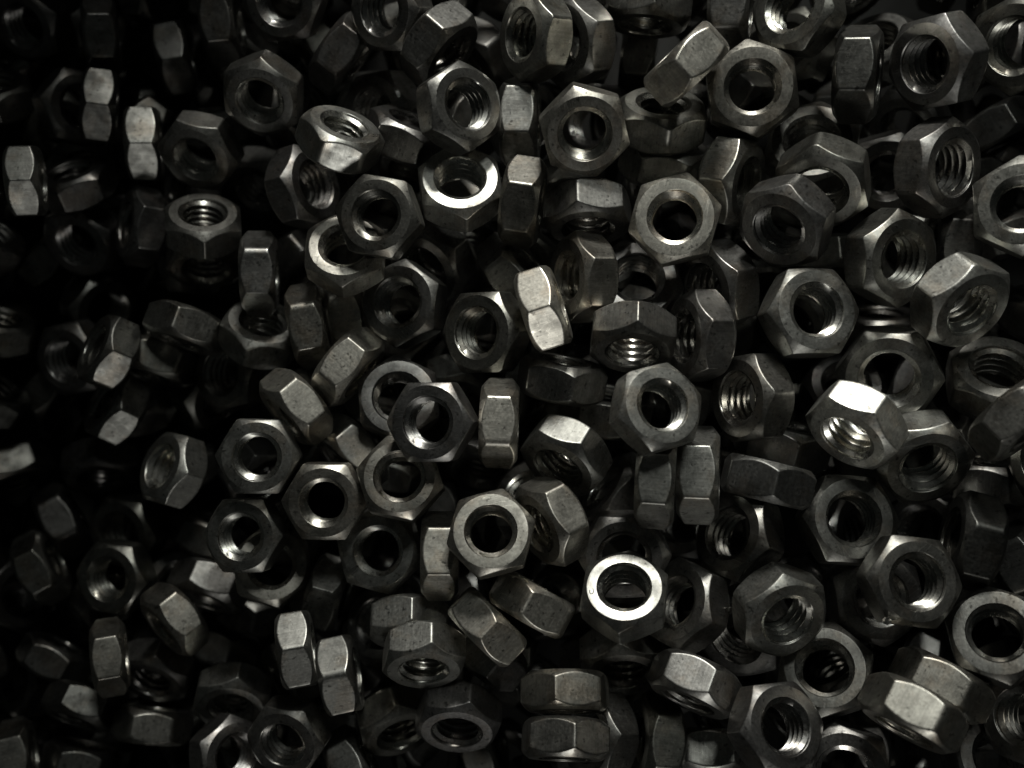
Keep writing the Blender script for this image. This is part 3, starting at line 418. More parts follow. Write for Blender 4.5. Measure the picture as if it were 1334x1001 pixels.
    (69.61, 15.56, -29.84, 0.136, 0.3395, 0.1656, -0.9158, 1.0, (0.173, 0.171, 0.156), 'half-hidden dark hex nut tilted, under the nut with a worn corner', 'hex nuts in the heap'),
    (88.88, 13.22, -26.85, 0.7185, -0.5126, -0.3001, -0.3618, 1.0, (0.189, 0.184, 0.174), 'half-hidden dark hex nut on edge, under the large flat nut', 'hex nuts in the heap'),
    (127.25, 13.98, -25.52, 0.805, -0.5639, 0.1442, -0.1152, 1.0, (0.184, 0.18, 0.17), 'half-hidden dark hex nut on edge, under the nut with a silvery upper facet', 'hex nuts in the heap'),
    (-123.06, -1.82, -54.42, 0.041, -0.5681, 0.4035, 0.7161, 1.0, (0.138, 0.135, 0.124), 'half-hidden dark hex nut on edge, near the pale-faceted nut in deep shade', 'hex nuts in the heap'),
    (-97.72, -4.47, -47.54, 0.6233, -0.2659, -0.2543, -0.6901, 1.0, (0.219, 0.214, 0.204), 'half-hidden dark hex nut steeply tipped, near the nut lying over a tan ring', 'hex nuts in the heap'),
    (-78.27, -2.39, -45.75, 0.4583, 0.4807, 0.0659, 0.7447, 1.0, (0.209, 0.207, 0.192), 'half-hidden dark hex nut steeply tipped, near the nut lying over a tan ring', 'hex nuts in the heap'),
    (-33.9, -2.12, -40.56, 0.4628, -0.0102, 0.4373, 0.771, 1.0, (0.172, 0.17, 0.156), 'buried dark hex nut steeply tipped, under the flat nut overlapping two others', 'hex nuts in the heap'),
    (-14.65, -0.76, -37.37, 0.3887, 0.215, -0.3915, 0.8059, 1.0, (0.209, 0.209, 0.195), 'half-hidden dark hex nut steeply tipped, under the flat nut overlapping two others', 'hex nuts in the heap'),
    (3.04, -2.03, -33.77, 0.2062, -0.4804, 0.3325, -0.7849, 1.0, (0.138, 0.138, 0.128), 'half-hidden dark hex nut on edge, under the square-standing upright nut', 'hex nuts in the heap'),
    (40.85, -4.21, -32.51, 0.4745, 0.3498, -0.4195, -0.6902, 1.0, (0.192, 0.189, 0.178), 'half-hidden dark hex nut steeply tipped, under the light grey threaded nut', 'hex nuts in the heap'),
    (80.6, -1.7, -28.25, 0.8032, -0.181, -0.1701, -0.5414, 1.0, (0.215, 0.21, 0.206), 'half-hidden dark hex nut tilted, under the large flat nut', 'hex nuts in the heap'),
    (96.75, -0.82, -26.84, 0.453, -0.3237, 0.4494, -0.6987, 1.0, (0.206, 0.202, 0.199), 'buried dark hex nut on edge, under the large flat nut', 'hex nuts in the heap'),
    (-131.69, -22.25, -49.55, 0.3514, 0.0183, 0.6348, -0.6879, 1.0, (0.15, 0.147, 0.136), 'dark hex nut on edge, near the small upright tan-faceted nut, against a dark upright one', 'hex nuts in the heap'),
    (-106.51, -21.31, -45.83, 0.1984, 0.051, 0.4918, -0.8462, 1.0, (0.163, 0.159, 0.157), 'dark hex nut steeply tipped, near the lone tan leaning nut, against a dark upright one', 'hex nuts in the heap'),
    (-84.51, -21.2, -45.73, 0.3573, -0.0708, -0.5644, -0.7408, 1.0, (0.142, 0.14, 0.131), 'buried dark hex nut on edge, near the nut lying over a tan ring', 'hex nuts in the heap'),
    (-65.91, -22.86, -43.59, 0.513, 0.5053, -0.0664, 0.6907, 1.0, (0.171, 0.169, 0.164), 'half-hidden dark hex nut steeply tipped, under the nut lying over a tan ring', 'hex nuts in the heap'),
    (-46.21, -19.02, -42.41, 0.9393, 0.1381, 0.314, 0.0058, 1.0, (0.147, 0.147, 0.136), 'buried dark hex nut tilted, under the flat nut with bright bore crescent', 'hex nuts in the heap'),
    (-28.69, -18.89, -38.21, 0.6837, -0.4482, -0.1985, -0.5407, 1.0, (0.218, 0.215, 0.198), 'half-hidden dark hex nut steeply tipped, under the flat nut overlapping two others', 'hex nuts in the heap'),
    (-7.08, -19.31, -36.49, 0.7521, 0.3459, 0.2064, -0.5216, 1.0, (0.205, 0.201, 0.194), 'half-hidden dark hex nut steeply tipped, under the square-standing upright nut', 'hex nuts in the heap'),
    (87.67, -19.72, -29.49, 0.4562, 0.036, 0.5007, 0.7348, 1.0, (0.151, 0.15, 0.143), 'buried dark hex nut on edge, under the clear-standing tilted nut', 'hex nuts in the heap'),
    (107.5, -15.88, -27.58, 0.8354, -0.1381, 0.487, -0.214, 1.0, (0.188, 0.184, 0.17), 'buried dark hex nut on edge, near the large flat nut', 'hex nuts in the heap'),
    (-119.4, -36.09, -52.4, 0.798, 0.2901, -0.5281, 0.0093, 1.0, (0.214, 0.209, 0.201), 'dark hex nut on edge, near the small upright tan-faceted nut, against a dark tilted one', 'hex nuts in the heap'),
    (-99.57, -37.99, -46.08, 0.442, 0.169, -0.0111, -0.8809, 1.0, (0.174, 0.173, 0.157), 'dark hex nut steeply tipped, near the lone tan leaning nut', 'hex nuts in the heap'),
    (-78.41, -39.53, -44.91, 0.715, 0.6653, -0.1522, -0.1516, 1.0, (0.189, 0.187, 0.175), 'half-hidden dark hex nut on edge, under the nut lying over a tan ring', 'hex nuts in the heap'),
    (-56.49, -36.78, -43.27, 0.7952, -0.2945, -0.2151, 0.4844, 1.0, (0.141, 0.14, 0.128), 'half-hidden dark hex nut steeply tipped, under the flat nut with bright bore crescent', 'hex nuts in the heap'),
    (-36.29, -34.34, -40.23, 0.7467, 0.0115, 0.6618, -0.0651, 1.0, (0.16, 0.156, 0.148), 'buried dark hex nut on edge, beside the flat nut with bright bore crescent', 'hex nuts in the heap'),
    (-14.98, -34.23, -35.96, 0.2144, 0.6937, 0.1164, -0.6777, 1.0, (0.152, 0.151, 0.144), 'buried dark hex nut on edge, under the dull tan flat nut', 'hex nuts in the heap'),
    (3.03, -35.37, -35.06, 0.7177, 0.3096, 0.0992, 0.6159, 1.0, (0.194, 0.191, 0.184), 'buried dark hex nut steeply tipped, under the dull tan flat nut', 'hex nuts in the heap'),
    (43.01, -34.46, -30.62, 0.5112, -0.2946, 0.0402, 0.8064, 1.0, (0.217, 0.215, 0.209), 'buried dark hex nut tilted, near the nut with a blazing white ring', 'hex nuts in the heap'),
    (80.8, -36.56, -27.23, 0.5571, 0.1861, 0.2581, 0.7671, 1.0, (0.189, 0.186, 0.181), 'half-hidden dark hex nut steeply tipped, under the clear-standing tilted nut', 'hex nuts in the heap'),
    (100.1, -35.1, -26.24, 0.9046, -0.1559, -0.3054, 0.2532, 1.0, (0.165, 0.163, 0.157), 'half-hidden dark hex nut tilted, under the nut with a bright threaded bore', 'hex nuts in the heap'),
    (-131.66, -56.37, -51.55, 0.5781, 0.2465, 0.3813, 0.678, 1.0, (0.158, 0.155, 0.152), 'half-hidden dark hex nut tilted, near the small upright tan-faceted nut', 'hex nuts in the heap'),
    (-106.11, -55.85, -50.74, 0.0074, -0.4102, 0.2228, -0.8843, 1.0, (0.178, 0.177, 0.166), 'half-hidden dark hex nut steeply tipped, under the small upright tan-faceted nut', 'hex nuts in the heap'),
    (-85.84, -52.64, -45.78, 0.0442, 0.0694, 0.1607, 0.9836, 1.0, (0.15, 0.149, 0.143), 'buried dark hex nut lying flat, under the lone tan leaning nut', 'hex nuts in the heap'),
    (-67.26, -58.98, -47.97, 0.7054, -0.6055, 0.3162, 0.1892, 1.0, (0.141, 0.14, 0.132), 'half-hidden dark hex nut on edge, under the hidden tan ring nut', 'hex nuts in the heap'),
    (-6.12, -51.81, -35.97, 0.8271, -0.013, 0.4568, 0.3272, 1.0, (0.178, 0.174, 0.17), 'buried dark hex nut steeply tipped, under the dull tan flat nut', 'hex nuts in the heap'),
    (10.26, -53.77, -33.07, 0.4806, -0.3075, -0.0682, -0.8184, 1.0, (0.179, 0.177, 0.168), 'half-hidden dark hex nut tilted, under the nut with a blazing white ring', 'hex nuts in the heap'),
    (49.71, -53.33, -30.95, 0.0927, -0.4395, 0.4618, 0.7648, 1.0, (0.213, 0.21, 0.194), 'buried dark hex nut steeply tipped, near the nut with bright thread arcs', 'hex nuts in the heap'),
    (69.59, -50.94, -29.27, 0.5589, -0.1576, -0.0216, -0.8138, 1.0, (0.172, 0.169, 0.165), 'buried dark hex nut tilted, under the clear-standing tilted nut', 'hex nuts in the heap'),
    (-130.66, -80.01, -56.85, 0.9359, -0.0952, -0.3386, -0.0165, 1.0, (0.152, 0.149, 0.141), 'half-hidden dark hex nut steeply tipped, near the small upright tan-faceted nut', 'hex nuts in the heap'),
    (-76.47, -69.22, -48.92, 0.6626, 0.5799, 0.2062, -0.4269, 1.0, (0.215, 0.213, 0.204), 'half-hidden dark hex nut on edge, under the lone tan leaning nut', 'hex nuts in the heap'),
    (-56.63, -74.53, -44.59, 0.1758, -0.3746, -0.3316, 0.8478, 1.0, (0.158, 0.157, 0.143), 'half-hidden dark hex nut on edge, under the broader upright pair nut', 'hex nuts in the heap'),
    (-38.55, -71.55, -41.8, 0.7685, -0.524, -0.2797, 0.2377, 1.0, (0.132, 0.129, 0.121), 'buried dark hex nut on edge, under the narrower upright pair nut', 'hex nuts in the heap'),
    (0.82, -69.81, -35.73, 0.6534, -0.1338, 0.6554, -0.3545, 1.0, (0.184, 0.183, 0.172), 'half-hidden dark hex nut on edge, under the nut with tan and dark facets', 'hex nuts in the heap'),
    (21.47, -67.93, -32.3, 0.2634, 0.2223, 0.541, -0.7671, 1.0, (0.152, 0.149, 0.142), 'buried dark hex nut on edge, under the nut with tan and dark facets', 'hex nuts in the heap'),
    (58.23, -66.69, -30.4, 0.345, -0.154, -0.4036, 0.8333, 1.0, (0.146, 0.143, 0.132), 'buried dark hex nut steeply tipped, under the nut with bright thread arcs', 'hex nuts in the heap'),
    (79.14, -69.93, -27.84, 0.5687, -0.6114, 0.0776, 0.5448, 1.0, (0.154, 0.152, 0.14), 'half-hidden dark hex nut steeply tipped, beside the nut with a broad tan facet', 'hex nuts in the heap'),
    (97.69, -67.6, -26.54, 0.0979, 0.5359, -0.1694, 0.8213, 1.0, (0.186, 0.183, 0.177), 'half-hidden dark hex nut on edge, under the nut with a bright threaded bore', 'hex nuts in the heap'),
    (115.72, -68.63, -25.81, 0.6678, 0.1845, 0.4219, -0.5848, 1.0, (0.178, 0.177, 0.163), 'buried dark hex nut on edge, near the nut with a broad tan facet', 'hex nuts in the heap'),
    (-130.97, -94.88, -50.06, 0.2402, -0.278, -0.597, -0.7131, 1.0, (0.156, 0.154, 0.147), 'buried dark hex nut steeply tipped, near the small upright tan-faceted nut', 'hex nuts in the heap'),
    (-99.1, -90.83, -56.16, 0.8138, 0.363, 0.4092, -0.1961, 1.0, (0.183, 0.182, 0.175), 'buried dark hex nut on edge, near the small upright tan-faceted nut', 'hex nuts in the heap'),
    (-84.3, -90.9, -51.12, 0.0363, -0.3969, 0.3146, -0.8615, 1.0, (0.145, 0.144, 0.134), 'half-hidden dark hex nut steeply tipped, near the small upright tan-faceted nut', 'hex nuts in the heap'),
    (-66.24, -92.34, -44.81, 0.0109, 0.0185, -0.4428, -0.8964, 1.0, (0.212, 0.212, 0.197), 'buried dark hex nut tilted, under the tipped nut with glinting chamfer', 'hex nuts in the heap'),
    (-47.18, -88.43, -42.34, 0.5368, 0.3589, -0.4206, 0.6373, 1.0, (0.162, 0.162, 0.156), 'buried dark hex nut on edge, under the tipped nut with glinting chamfer', 'hex nuts in the heap'),
    (-27.19, -87.89, -39.83, 0.1685, -0.368, -0.4339, 0.8049, 1.0, (0.2, 0.199, 0.192), 'buried dark hex nut on edge, near the tipped nut with glinting chamfer', 'hex nuts in the heap'),
    (-7.29, -89.67, -35.4, 0.3956, 0.428, 0.4882, 0.6496, 1.0, (0.174, 0.171, 0.157), 'half-hidden dark hex nut on edge, near the nut with tan and dark facets', 'hex nuts in the heap'),
    (53.23, -82.72, -30.07, 0.8332, 0.2698, -0.469, 0.1143, 1.0, (0.153, 0.15, 0.142), 'buried dark hex nut on edge, under the nut with bright thread arcs', 'hex nuts in the heap'),
    (87.46, -83.36, -27.6, 0.8206, -0.1565, 0.5451, -0.0702, 1.0, (0.159, 0.156, 0.149), 'half-hidden dark hex nut on edge, under the nut with a broad tan facet', 'hex nuts in the heap'),
    (107.83, -84.9, -25.22, 0.0834, 0.047, -0.5447, -0.8332, 1.0, (0.138, 0.136, 0.132), 'buried dark hex nut steeply tipped, under the nut with a broad tan facet', 'hex nuts in the heap'),
    (112.19, 105.48, -44.01, 0.2693, -0.4054, 0.4403, -0.7545, 1.0, (0.18, 0.178, 0.174), 'buried dark hex nut on edge, under the big nut with glinting edges', 'hex nuts in the heap'),
    (-113.77, 88.96, -64.99, 0.0464, 0.1597, 0.1609, 0.9729, 1.0, (0.217, 0.213, 0.198), 'half-hidden dark hex nut tilted, near the upright two-facet shaded nut, against a dark tilted one', 'hex nuts in the heap'),
    (-93.16, 90.46, -62.74, 0.6445, -0.0266, -0.1993, -0.7377, 1.0, (0.133, 0.13, 0.127), 'half-hidden dark hex nut steeply tipped, near the upright two-facet shaded nut', 'hex nuts in the heap'),
    (-101.55, 73.3, -65.9, 0.1002, -0.4644, -0.144, 0.8681, 1.0, (0.17, 0.169, 0.157), 'buried dark hex nut on edge, under the upright two-facet shaded nut', 'hex nuts in the heap'),
    (-80.15, 72.0, -62.93, 0.6178, 0.586, 0.0034, -0.5243, 1.0, (0.213, 0.209, 0.198), 'buried dark hex nut on edge, under the tilted nut with a worn rim', 'hex nuts in the heap'),
    (110.89, 66.7, -44.87, 0.7464, 0.133, -0.5907, -0.2761, 1.0, (0.16, 0.156, 0.153), 'buried dark hex nut steeply tipped, under the big nut with glinting edges', 'hex nuts in the heap'),
    (36.7, 51.2, -48.21, 0.7669, -0.0578, 0.229, 0.5968, 1.0, (0.178, 0.175, 0.161), 'buried dark hex nut tilted, under the stained tan flat nut', 'hex nuts in the heap'),
    (97.9, 50.31, -43.68, 0.7754, -0.336, -0.2917, 0.4482, 1.0, (0.212, 0.209, 0.195), 'buried dark hex nut steeply tipped, near the big nut with glinting edges', 'hex nuts in the heap'),
    (-126.44, 32.04, -69.19, 0.2951, 0.1094, -0.1433, -0.9383, 1.0, (0.184, 0.179, 0.166), 'buried dark hex nut steeply tipped, near the pale-faceted nut in deep shade', 'hex nuts in the heap'),
    (-11.45, 34.33, -54.9, 0.5227, -0.216, -0.2834, -0.7745, 1.0, (0.176, 0.172, 0.159), 'buried dark hex nut steeply tipped, under the nut with a bright ring crescent', 'hex nuts in the heap'),
    (-87.43, 15.7, -62.81, 0.5442, 0.1625, -0.3156, 0.7602, 1.0, (0.147, 0.144, 0.14), 'buried dark hex nut steeply tipped, near the tipped-back nut, corner forward', 'hex nuts in the heap'),
    (76.98, 11.69, -46.06, 0.2465, 0.6016, -0.2742, -0.7086, 1.0, (0.162, 0.16, 0.149), 'buried dark hex nut on edge, under the nut with a worn corner', 'hex nuts in the heap'),
    (-126.24, -8.82, -71.33, 0.0021, -0.2586, -0.0648, 0.9638, 1.0, (0.204, 0.203, 0.193), 'half-hidden dark hex nut steeply tipped, near the pale-faceted nut in deep shade', 'hex nuts in the heap'),
    (70.27, -2.79, -45.0, 0.7389, 0.3848, -0.3851, 0.397, 1.0, (0.198, 0.197, 0.186), 'buried dark hex nut steeply tipped, under the nut with a blazing white facet', 'hex nuts in the heap'),
    (-137.51, -25.46, -68.84, 0.7893, -0.4461, -0.2539, 0.3369, 1.0, (0.132, 0.129, 0.126), 'buried dark hex nut on edge, near the small upright tan-faceted nut', 'hex nuts in the heap'),
    (-92.08, -21.02, -62.02, 0.7467, -0.443, 0.0614, -0.4923, 1.0, (0.181, 0.177, 0.164), 'buried dark hex nut tilted, near the nut lying over a tan ring', 'hex nuts in the heap'),
    (-149.85, -43.14, -67.57, 0.9264, -0.2113, -0.0505, 0.3075, 1.0, (0.157, 0.156, 0.144), 'buried dark hex nut steeply tipped, near the small upright tan-faceted nut', 'hex nuts in the heap'),
    (-129.68, -45.77, -66.98, 0.4491, -0.1441, -0.0068, 0.8817, 1.0, (0.175, 0.173, 0.168), 'buried dark hex nut tilted, near the small upright tan-faceted nut', 'hex nuts in the heap'),
    (-99.98, -40.9, -61.86, 0.8017, -0.2214, -0.2922, 0.4721, 1.0, (0.151, 0.148, 0.143), 'buried dark hex nut steeply tipped, near the small upright tan-faceted nut', 'hex nuts in the heap'),
    (-34.48, -42.26, -56.78, 0.9394, 0.0509, 0.148, -0.3049, 1.0, (0.202, 0.199, 0.19), 'buried dark hex nut tilted, near the hind nut of the stepped twins', 'hex nuts in the heap'),
    (-137.05, -64.14, -68.38, 0.8695, -0.4662, 0.1555, -0.0488, 1.0, (0.206, 0.201, 0.197), 'half-hidden dark hex nut steeply tipped, near the small upright tan-faceted nut', 'hex nuts in the heap'),
    (-117.31, -60.94, -64.3, 0.75, 0.1477, -0.2361, -0.5999, 1.0, (0.195, 0.191, 0.184), 'half-hidden dark hex nut steeply tipped, under the small upright tan-faceted nut', 'hex nuts in the heap'),
    (-68.44, -60.48, -62.0, 0.6914, 0.0915, -0.1029, -0.7092, 1.0, (0.142, 0.141, 0.129), 'buried dark hex nut tilted, under the hidden tan ring nut', 'hex nuts in the heap'),
    (118.48, -56.57, -41.45, 0.7465, 0.0087, -0.5315, 0.4001, 1.0, (0.151, 0.148, 0.139), 'buried dark hex nut steeply tipped, near the nut with a broad tan facet', 'hex nuts in the heap'),
    (-113.62, -102.4, -66.2, 0.9204, 0.1265, 0.3249, -0.1768, 1.0, (0.15, 0.148, 0.137), 'buried dark hex nut steeply tipped, near the small upright tan-faceted nut', 'hex nuts in the heap'),
    (-91.03, -102.69, -64.52, 0.2893, 0.0935, 0.6605, -0.6865, 1.0, (0.163, 0.162, 0.155), 'buried dark hex nut on edge, near the small upright tan-faceted nut', 'hex nuts in the heap'),
    (-1.76, -99.5, -52.3, 0.7124, -0.2057, 0.1857, 0.6447, 1.0, (0.219, 0.214, 0.211), 'buried dark hex nut lying flat, near the nut with tan and dark facets', 'hex nuts in the heap'),
    (80.96, -93.37, -45.92, 0.5011, 0.1961, 0.1542, 0.8287, 1.0, (0.201, 0.199, 0.182), 'buried dark hex nut steeply tipped, near the nut with a broad tan facet', 'hex nuts in the heap'),
    (99.61, -94.89, -43.81, 0.0021, -0.1726, -0.1308, -0.9763, 1.0, (0.181, 0.178, 0.174), 'buried dark hex nut tilted, under the nut with a broad tan facet', 'hex nuts in the heap'),
]
BURIED = [
    (-123.7, 108.68, -44.59, 0.7354, 0.4251, -0.0666, 0.5235, 0.98),
    (-151.22, 122.56, -52.79, 0.1772, 0.2582, 0.4627, -0.8294, 1.0),
    (-130.56, 124.37, -46.21, 0.5569, -0.6327, 0.1186, -0.5249, 1.0),
    (-105.23, 120.25, -46.69, 0.8957, 0.2009, -0.3833, 0.1019, 1.0),
    (-90.85, 122.48, -46.36, 0.7129, 0.1793, -0.6771, -0.0342, 1.0),
    (-69.15, 120.15, -45.0, 0.5477, 0.6815, 0.153, 0.4607, 1.0),
    (-44.09, 120.18, -42.41, 0.4082, 0.3126, -0.1768, -0.8393, 1.0),
    (-23.0, 119.95, -38.77, 0.013, -0.3587, 0.5875, -0.7253, 1.0),
    (-6.72, 115.54, -36.44, 0.6479, 0.5445, 0.3744, 0.379, 1.0),
    (10.92, 117.18, -33.63, 0.0283, 0.2398, 0.3258, 0.9141, 1.0),
    (33.33, 118.01, -31.83, 0.678, -0.5322, 0.3248, -0.3893, 1.0),
    (53.12, 115.89, -31.05, 0.8196, 0.0178, 0.5155, -0.2494, 1.0),
    (68.03, 116.54, -28.47, 0.7193, -0.4512, 0.2645, 0.4573, 1.0),
    (87.7, 117.6, -27.54, 0.1269, -0.3316, -0.5769, 0.7356, 1.0),
    (107.69, 112.6, -26.36, 0.6289, -0.5617, -0.1663, -0.5112, 1.0),
    (127.02, 115.47, -23.04, 0.4205, 0.3119, 0.5321, -0.6654, 1.0),
    (146.36, 110.45, -24.0, 0.7655, 0.432, -0.2595, 0.4002, 1.0),
    (-163.88, 103.77, -52.01, 0.6975, -0.5956, -0.2978, 0.2646, 1.0),
    (-142.02, 107.11, -52.52, 0.8493, 0.3455, 0.0941, -0.3879, 1.0),
    (-119.83, 115.96, -59.65, 0.8853, 0.1218, 0.4265, 0.1394, 1.0),
    (-75.8, 101.66, -44.62, 0.0755, 0.0583, 0.3771, 0.9212, 1.0),
    (-35.66, 104.34, -40.83, 0.7223, -0.4092, -0.5511, 0.0846, 1.0),
    (-19.21, 102.66, -38.02, 0.1821, -0.0958, 0.4904, 0.8468, 1.0),
    (1.6, 98.73, -34.86, 0.3026, -0.167, 0.2562, 0.9027, 1.0),
    (22.34, 99.71, -32.57, 0.3986, 0.2318, 0.3406, 0.8194, 1.0),
    (40.78, 99.49, -31.22, 0.8885, 0.0855, -0.4171, -0.1709, 1.0),
    (59.84, 99.9, -26.86, 0.9659, 0.2549, 0.0219, -0.0395, 1.0),
    (101.27, 100.54, -26.03, 0.66, -0.2935, 0.365, 0.5874, 1.0),
    (133.18, 96.41, -24.24, 0.7477, 0.5114, -0.4116, 0.1003, 1.0),
    (-153.48, 91.14, -52.26, 0.3234, -0.584, 0.0679, -0.7414, 1.0),
    (-26.42, 86.19, -37.94, 0.7103, -0.0912, 0.6867, 0.1249, 1.0),
    (15.46, 80.51, -33.66, 0.4404, -0.5252, -0.3601, -0.6329, 1.0),
    (51.31, 82.58, -31.98, 0.7812, -0.362, -0.0443, 0.5067, 1.0),
    (145.5, 81.19, -23.36, 0.6084, 0.2805, -0.6336, 0.3871, 1.0),
    (-161.76, 68.59, -52.39, 0.5697, -0.0062, 0.5924, 0.5696, 1.0),
    (-140.11, 68.84, -53.07, 0.2056, 0.472, -0.4686, -0.7179, 1.0),
    (-35.35, 69.92, -41.34, 0.8228, 0.3317, 0.0733, -0.4557, 1.0),
    (2.85, 65.21, -33.59, 0.923, 0.0906, 0.3736, -0.0184, 1.0),
    (40.76, 66.28, -32.81, 0.7572, 0.2113, 0.453, -0.4205, 1.0),
    (79.76, 64.09, -30.83, 0.2218, 0.4729, 0.0611, 0.8506, 1.0),
    (136.61, 65.86, -23.94, 0.4503, 0.0286, -0.5305, -0.7177, 1.0),
    (-151.03, 52.62, -52.39, 0.2043, -0.028, -0.0484, 0.9773, 1.0),
    (-48.69, 51.32, -40.41, 0.2408, 0.3508, 0.3854, 0.8188, 1.0),
    (32.69, 47.89, -30.41, 0.7088, -0.1914, 0.6234, -0.269, 1.0),
    (52.38, 48.8, -31.1, 0.0726, -0.5006, 0.4766, -0.719, 1.0),
    (69.79, 47.72, -26.73, 0.5807, 0.2388, -0.1542, 0.7629, 1.0),
    (108.54, 47.77, -26.23, 0.0436, 0.2228, -0.6547, 0.721, 1.0),
    (126.97, 50.1, -23.63, 0.83, -0.4798, 0.0176, -0.284, 1.0),
    (144.82, 44.93, -23.25, 0.5158, -0.4282, 0.5527, 0.4951, 1.0),
    (-165.86, 31.04, -52.58, 0.8186, 0.4976, 0.1714, 0.23, 1.0),
    (-142.51, 35.44, -52.92, 0.1692, 0.2406, -0.1609, 0.9421, 1.0),
    (-16.42, 33.79, -36.84, 0.6405, -0.0112, -0.6344, 0.4326, 1.0),
    (21.99, 31.2, -33.52, 0.8639, -0.078, 0.1895, 0.4602, 1.0),
    (96.79, 32.48, -27.89, 0.0908, -0.1318, -0.1811, 0.9704, 1.0),
    (134.14, 29.25, -25.09, 0.8899, -0.0195, -0.2301, 0.3933, 1.0),
    (-152.62, 14.39, -52.54, 0.0748, -0.1869, 0.5721, 0.7951, 1.0),
    (-90.5, 14.33, -46.69, 0.1744, 0.4128, -0.3703, -0.8137, 1.0),
    (-63.94, 12.13, -43.96, 0.4929, 0.301, -0.4315, -0.693, 1.0),
    (-46.53, 17.74, -43.41, 0.2239, 0.2244, 0.0676, 0.946, 1.0),
    (11.08, 14.42, -33.07, 0.5278, 0.5974, 0.2454, 0.5517, 1.0),
    (32.68, 14.88, -31.18, 0.6859, 0.5648, -0.1299, -0.44, 1.0),
    (107.17, 15.37, -25.4, 0.0301, -0.6897, -0.141, 0.7095, 1.0),
    (144.51, 14.21, -21.98, 0.8014, -0.3286, 0.4104, 0.2851, 1.0),
    (-161.94, -0.36, -53.16, 0.0964, -0.0286, -0.359, -0.9279, 1.0),
    (-141.93, -3.62, -52.76, 0.2914, -0.3095, -0.309, -0.8508, 1.0),
    (-55.05, -2.48, -42.69, 0.723, -0.4648, -0.505, -0.079, 1.0),
    (23.82, -1.29, -36.5, 0.6588, -0.4575, -0.0169, -0.597, 1.0),
    (59.1, -5.1, -29.86, 0.6021, 0.7014, 0.0255, -0.3806, 1.0),
    (116.1, -1.72, -25.56, 0.7624, -0.4978, -0.1364, -0.3904, 1.0),
    (134.59, -4.07, -23.13, 0.5684, 0.564, 0.3476, -0.4879, 1.0),
    (-150.75, -17.62, -53.2, 0.9185, 0.3132, 0.1337, -0.2009, 1.0),
    (12.35, -19.08, -33.85, 0.7302, -0.0108, 0.1466, -0.6672, 1.0),
    (31.17, -18.94, -32.72, 0.5725, -0.1171, -0.4433, 0.6797, 1.0),
    (52.79, -17.93, -30.42, 0.2398, -0.1078, 0.5833, 0.7685, 1.0),
    (70.04, -19.65, -29.61, 0.8552, 0.2402, 0.4591, -0.0076, 1.0),
    (124.97, -18.35, -24.55, 0.325, 0.4049, 0.4366, -0.7348, 1.0),
    (145.51, -19.28, -23.63, 0.7296, -0.6432, -0.0715, 0.221, 1.0),
    (-162.44, -38.0, -52.59, 0.2882, -0.3116, -0.2769, -0.862, 1.0),
    (-143.91, -40.83, -51.85, 0.3147, -0.4813, 0.4939, -0.6522, 1.0),
    (23.32, -37.25, -33.62, 0.7479, -0.5235, -0.4031, 0.0645, 1.0),
    (57.82, -34.07, -29.65, 0.1916, 0.6238, -0.1036, -0.7506, 1.0),
    (115.77, -37.27, -36.42, 0.6823, -0.0843, 0.2857, 0.6676, 1.0),
    (133.96, -34.97, -24.08, 0.5596, -0.6176, -0.2319, 0.5016, 1.0),
    (-154.08, -56.94, -52.91, 0.7826, -0.1119, 0.3422, 0.5078, 1.0),
    (-46.81, -55.05, -43.09, 0.1457, 0.1505, -0.5808, 0.7866, 1.0),
    (-23.52, -52.48, -39.31, 0.711, -0.5338, 0.457, 0.0272, 1.0),
    (30.44, -54.09, -31.98, 0.4986, 0.3478, 0.3024, -0.7342, 1.0),
    (89.18, -54.28, -26.35, 0.7471, 0.6428, 0.0682, 0.155, 1.0),
    (108.54, -50.94, -25.98, 0.3631, -0.085, 0.3809, -0.8461, 1.0),
    (126.47, -53.11, -21.23, 0.0855, 0.4238, -0.2865, -0.8549, 1.0),
    (146.2, -51.97, -24.04, 0.8736, -0.2705, 0.3676, 0.1689, 1.0),
    (-160.85, -71.75, -51.52, 0.0186, -0.044, 0.6454, -0.7623, 1.0),
    (-141.33, -73.12, -51.24, 0.7428, 0.3188, -0.1811, -0.5602, 1.0),
    (-101.1, -71.95, -52.45, 0.4704, -0.5776, 0.0924, 0.6607, 1.0),
    (-14.44, -71.16, -38.11, 0.4603, 0.0478, -0.0633, -0.8842, 1.0),
    (41.05, -70.93, -31.94, 0.2179, -0.6691, 0.0028, 0.7105, 1.0),
    (135.99, -66.27, -24.19, 0.6647, -0.5346, 0.2514, -0.4573, 1.0),
    (-151.15, -94.71, -52.04, 0.5555, -0.2085, 0.4415, 0.6731, 1.0),
    (13.09, -84.99, -34.08, 0.7527, 0.1147, -0.6449, -0.0668, 1.0),
    (30.45, -87.26, -32.88, 0.1357, 0.3153, -0.243, -0.9073, 1.0),
    (71.17, -82.48, -27.87, 0.1687, 0.5208, 0.3269, -0.7704, 1.0),
    (126.81, -82.0, -25.56, 0.1139, 0.2978, 0.2991, -0.8994, 1.0),
    (143.6, -84.73, -23.67, 0.5559, -0.4763, 0.2883, -0.6173, 1.0),
    (-164.1, -114.11, -52.49, 0.6546, -0.1414, 0.5223, -0.5279, 1.0),
    (-143.89, -112.35, -52.35, 0.9138, -0.2215, 0.2691, -0.2086, 1.0),
    (-123.76, -110.18, -51.26, 0.6313, 0.0859, 0.6056, 0.4768, 1.0),
    (-96.51, -109.06, -47.22, 0.557, 0.6363, 0.1207, -0.5198, 1.0),
    (-79.14, -107.64, -45.05, 0.0854, -0.286, -0.4167, 0.8587, 1.0),
    (-56.0, -107.34, -45.11, 0.7904, -0.2033, -0.1094, 0.5675, 1.0),
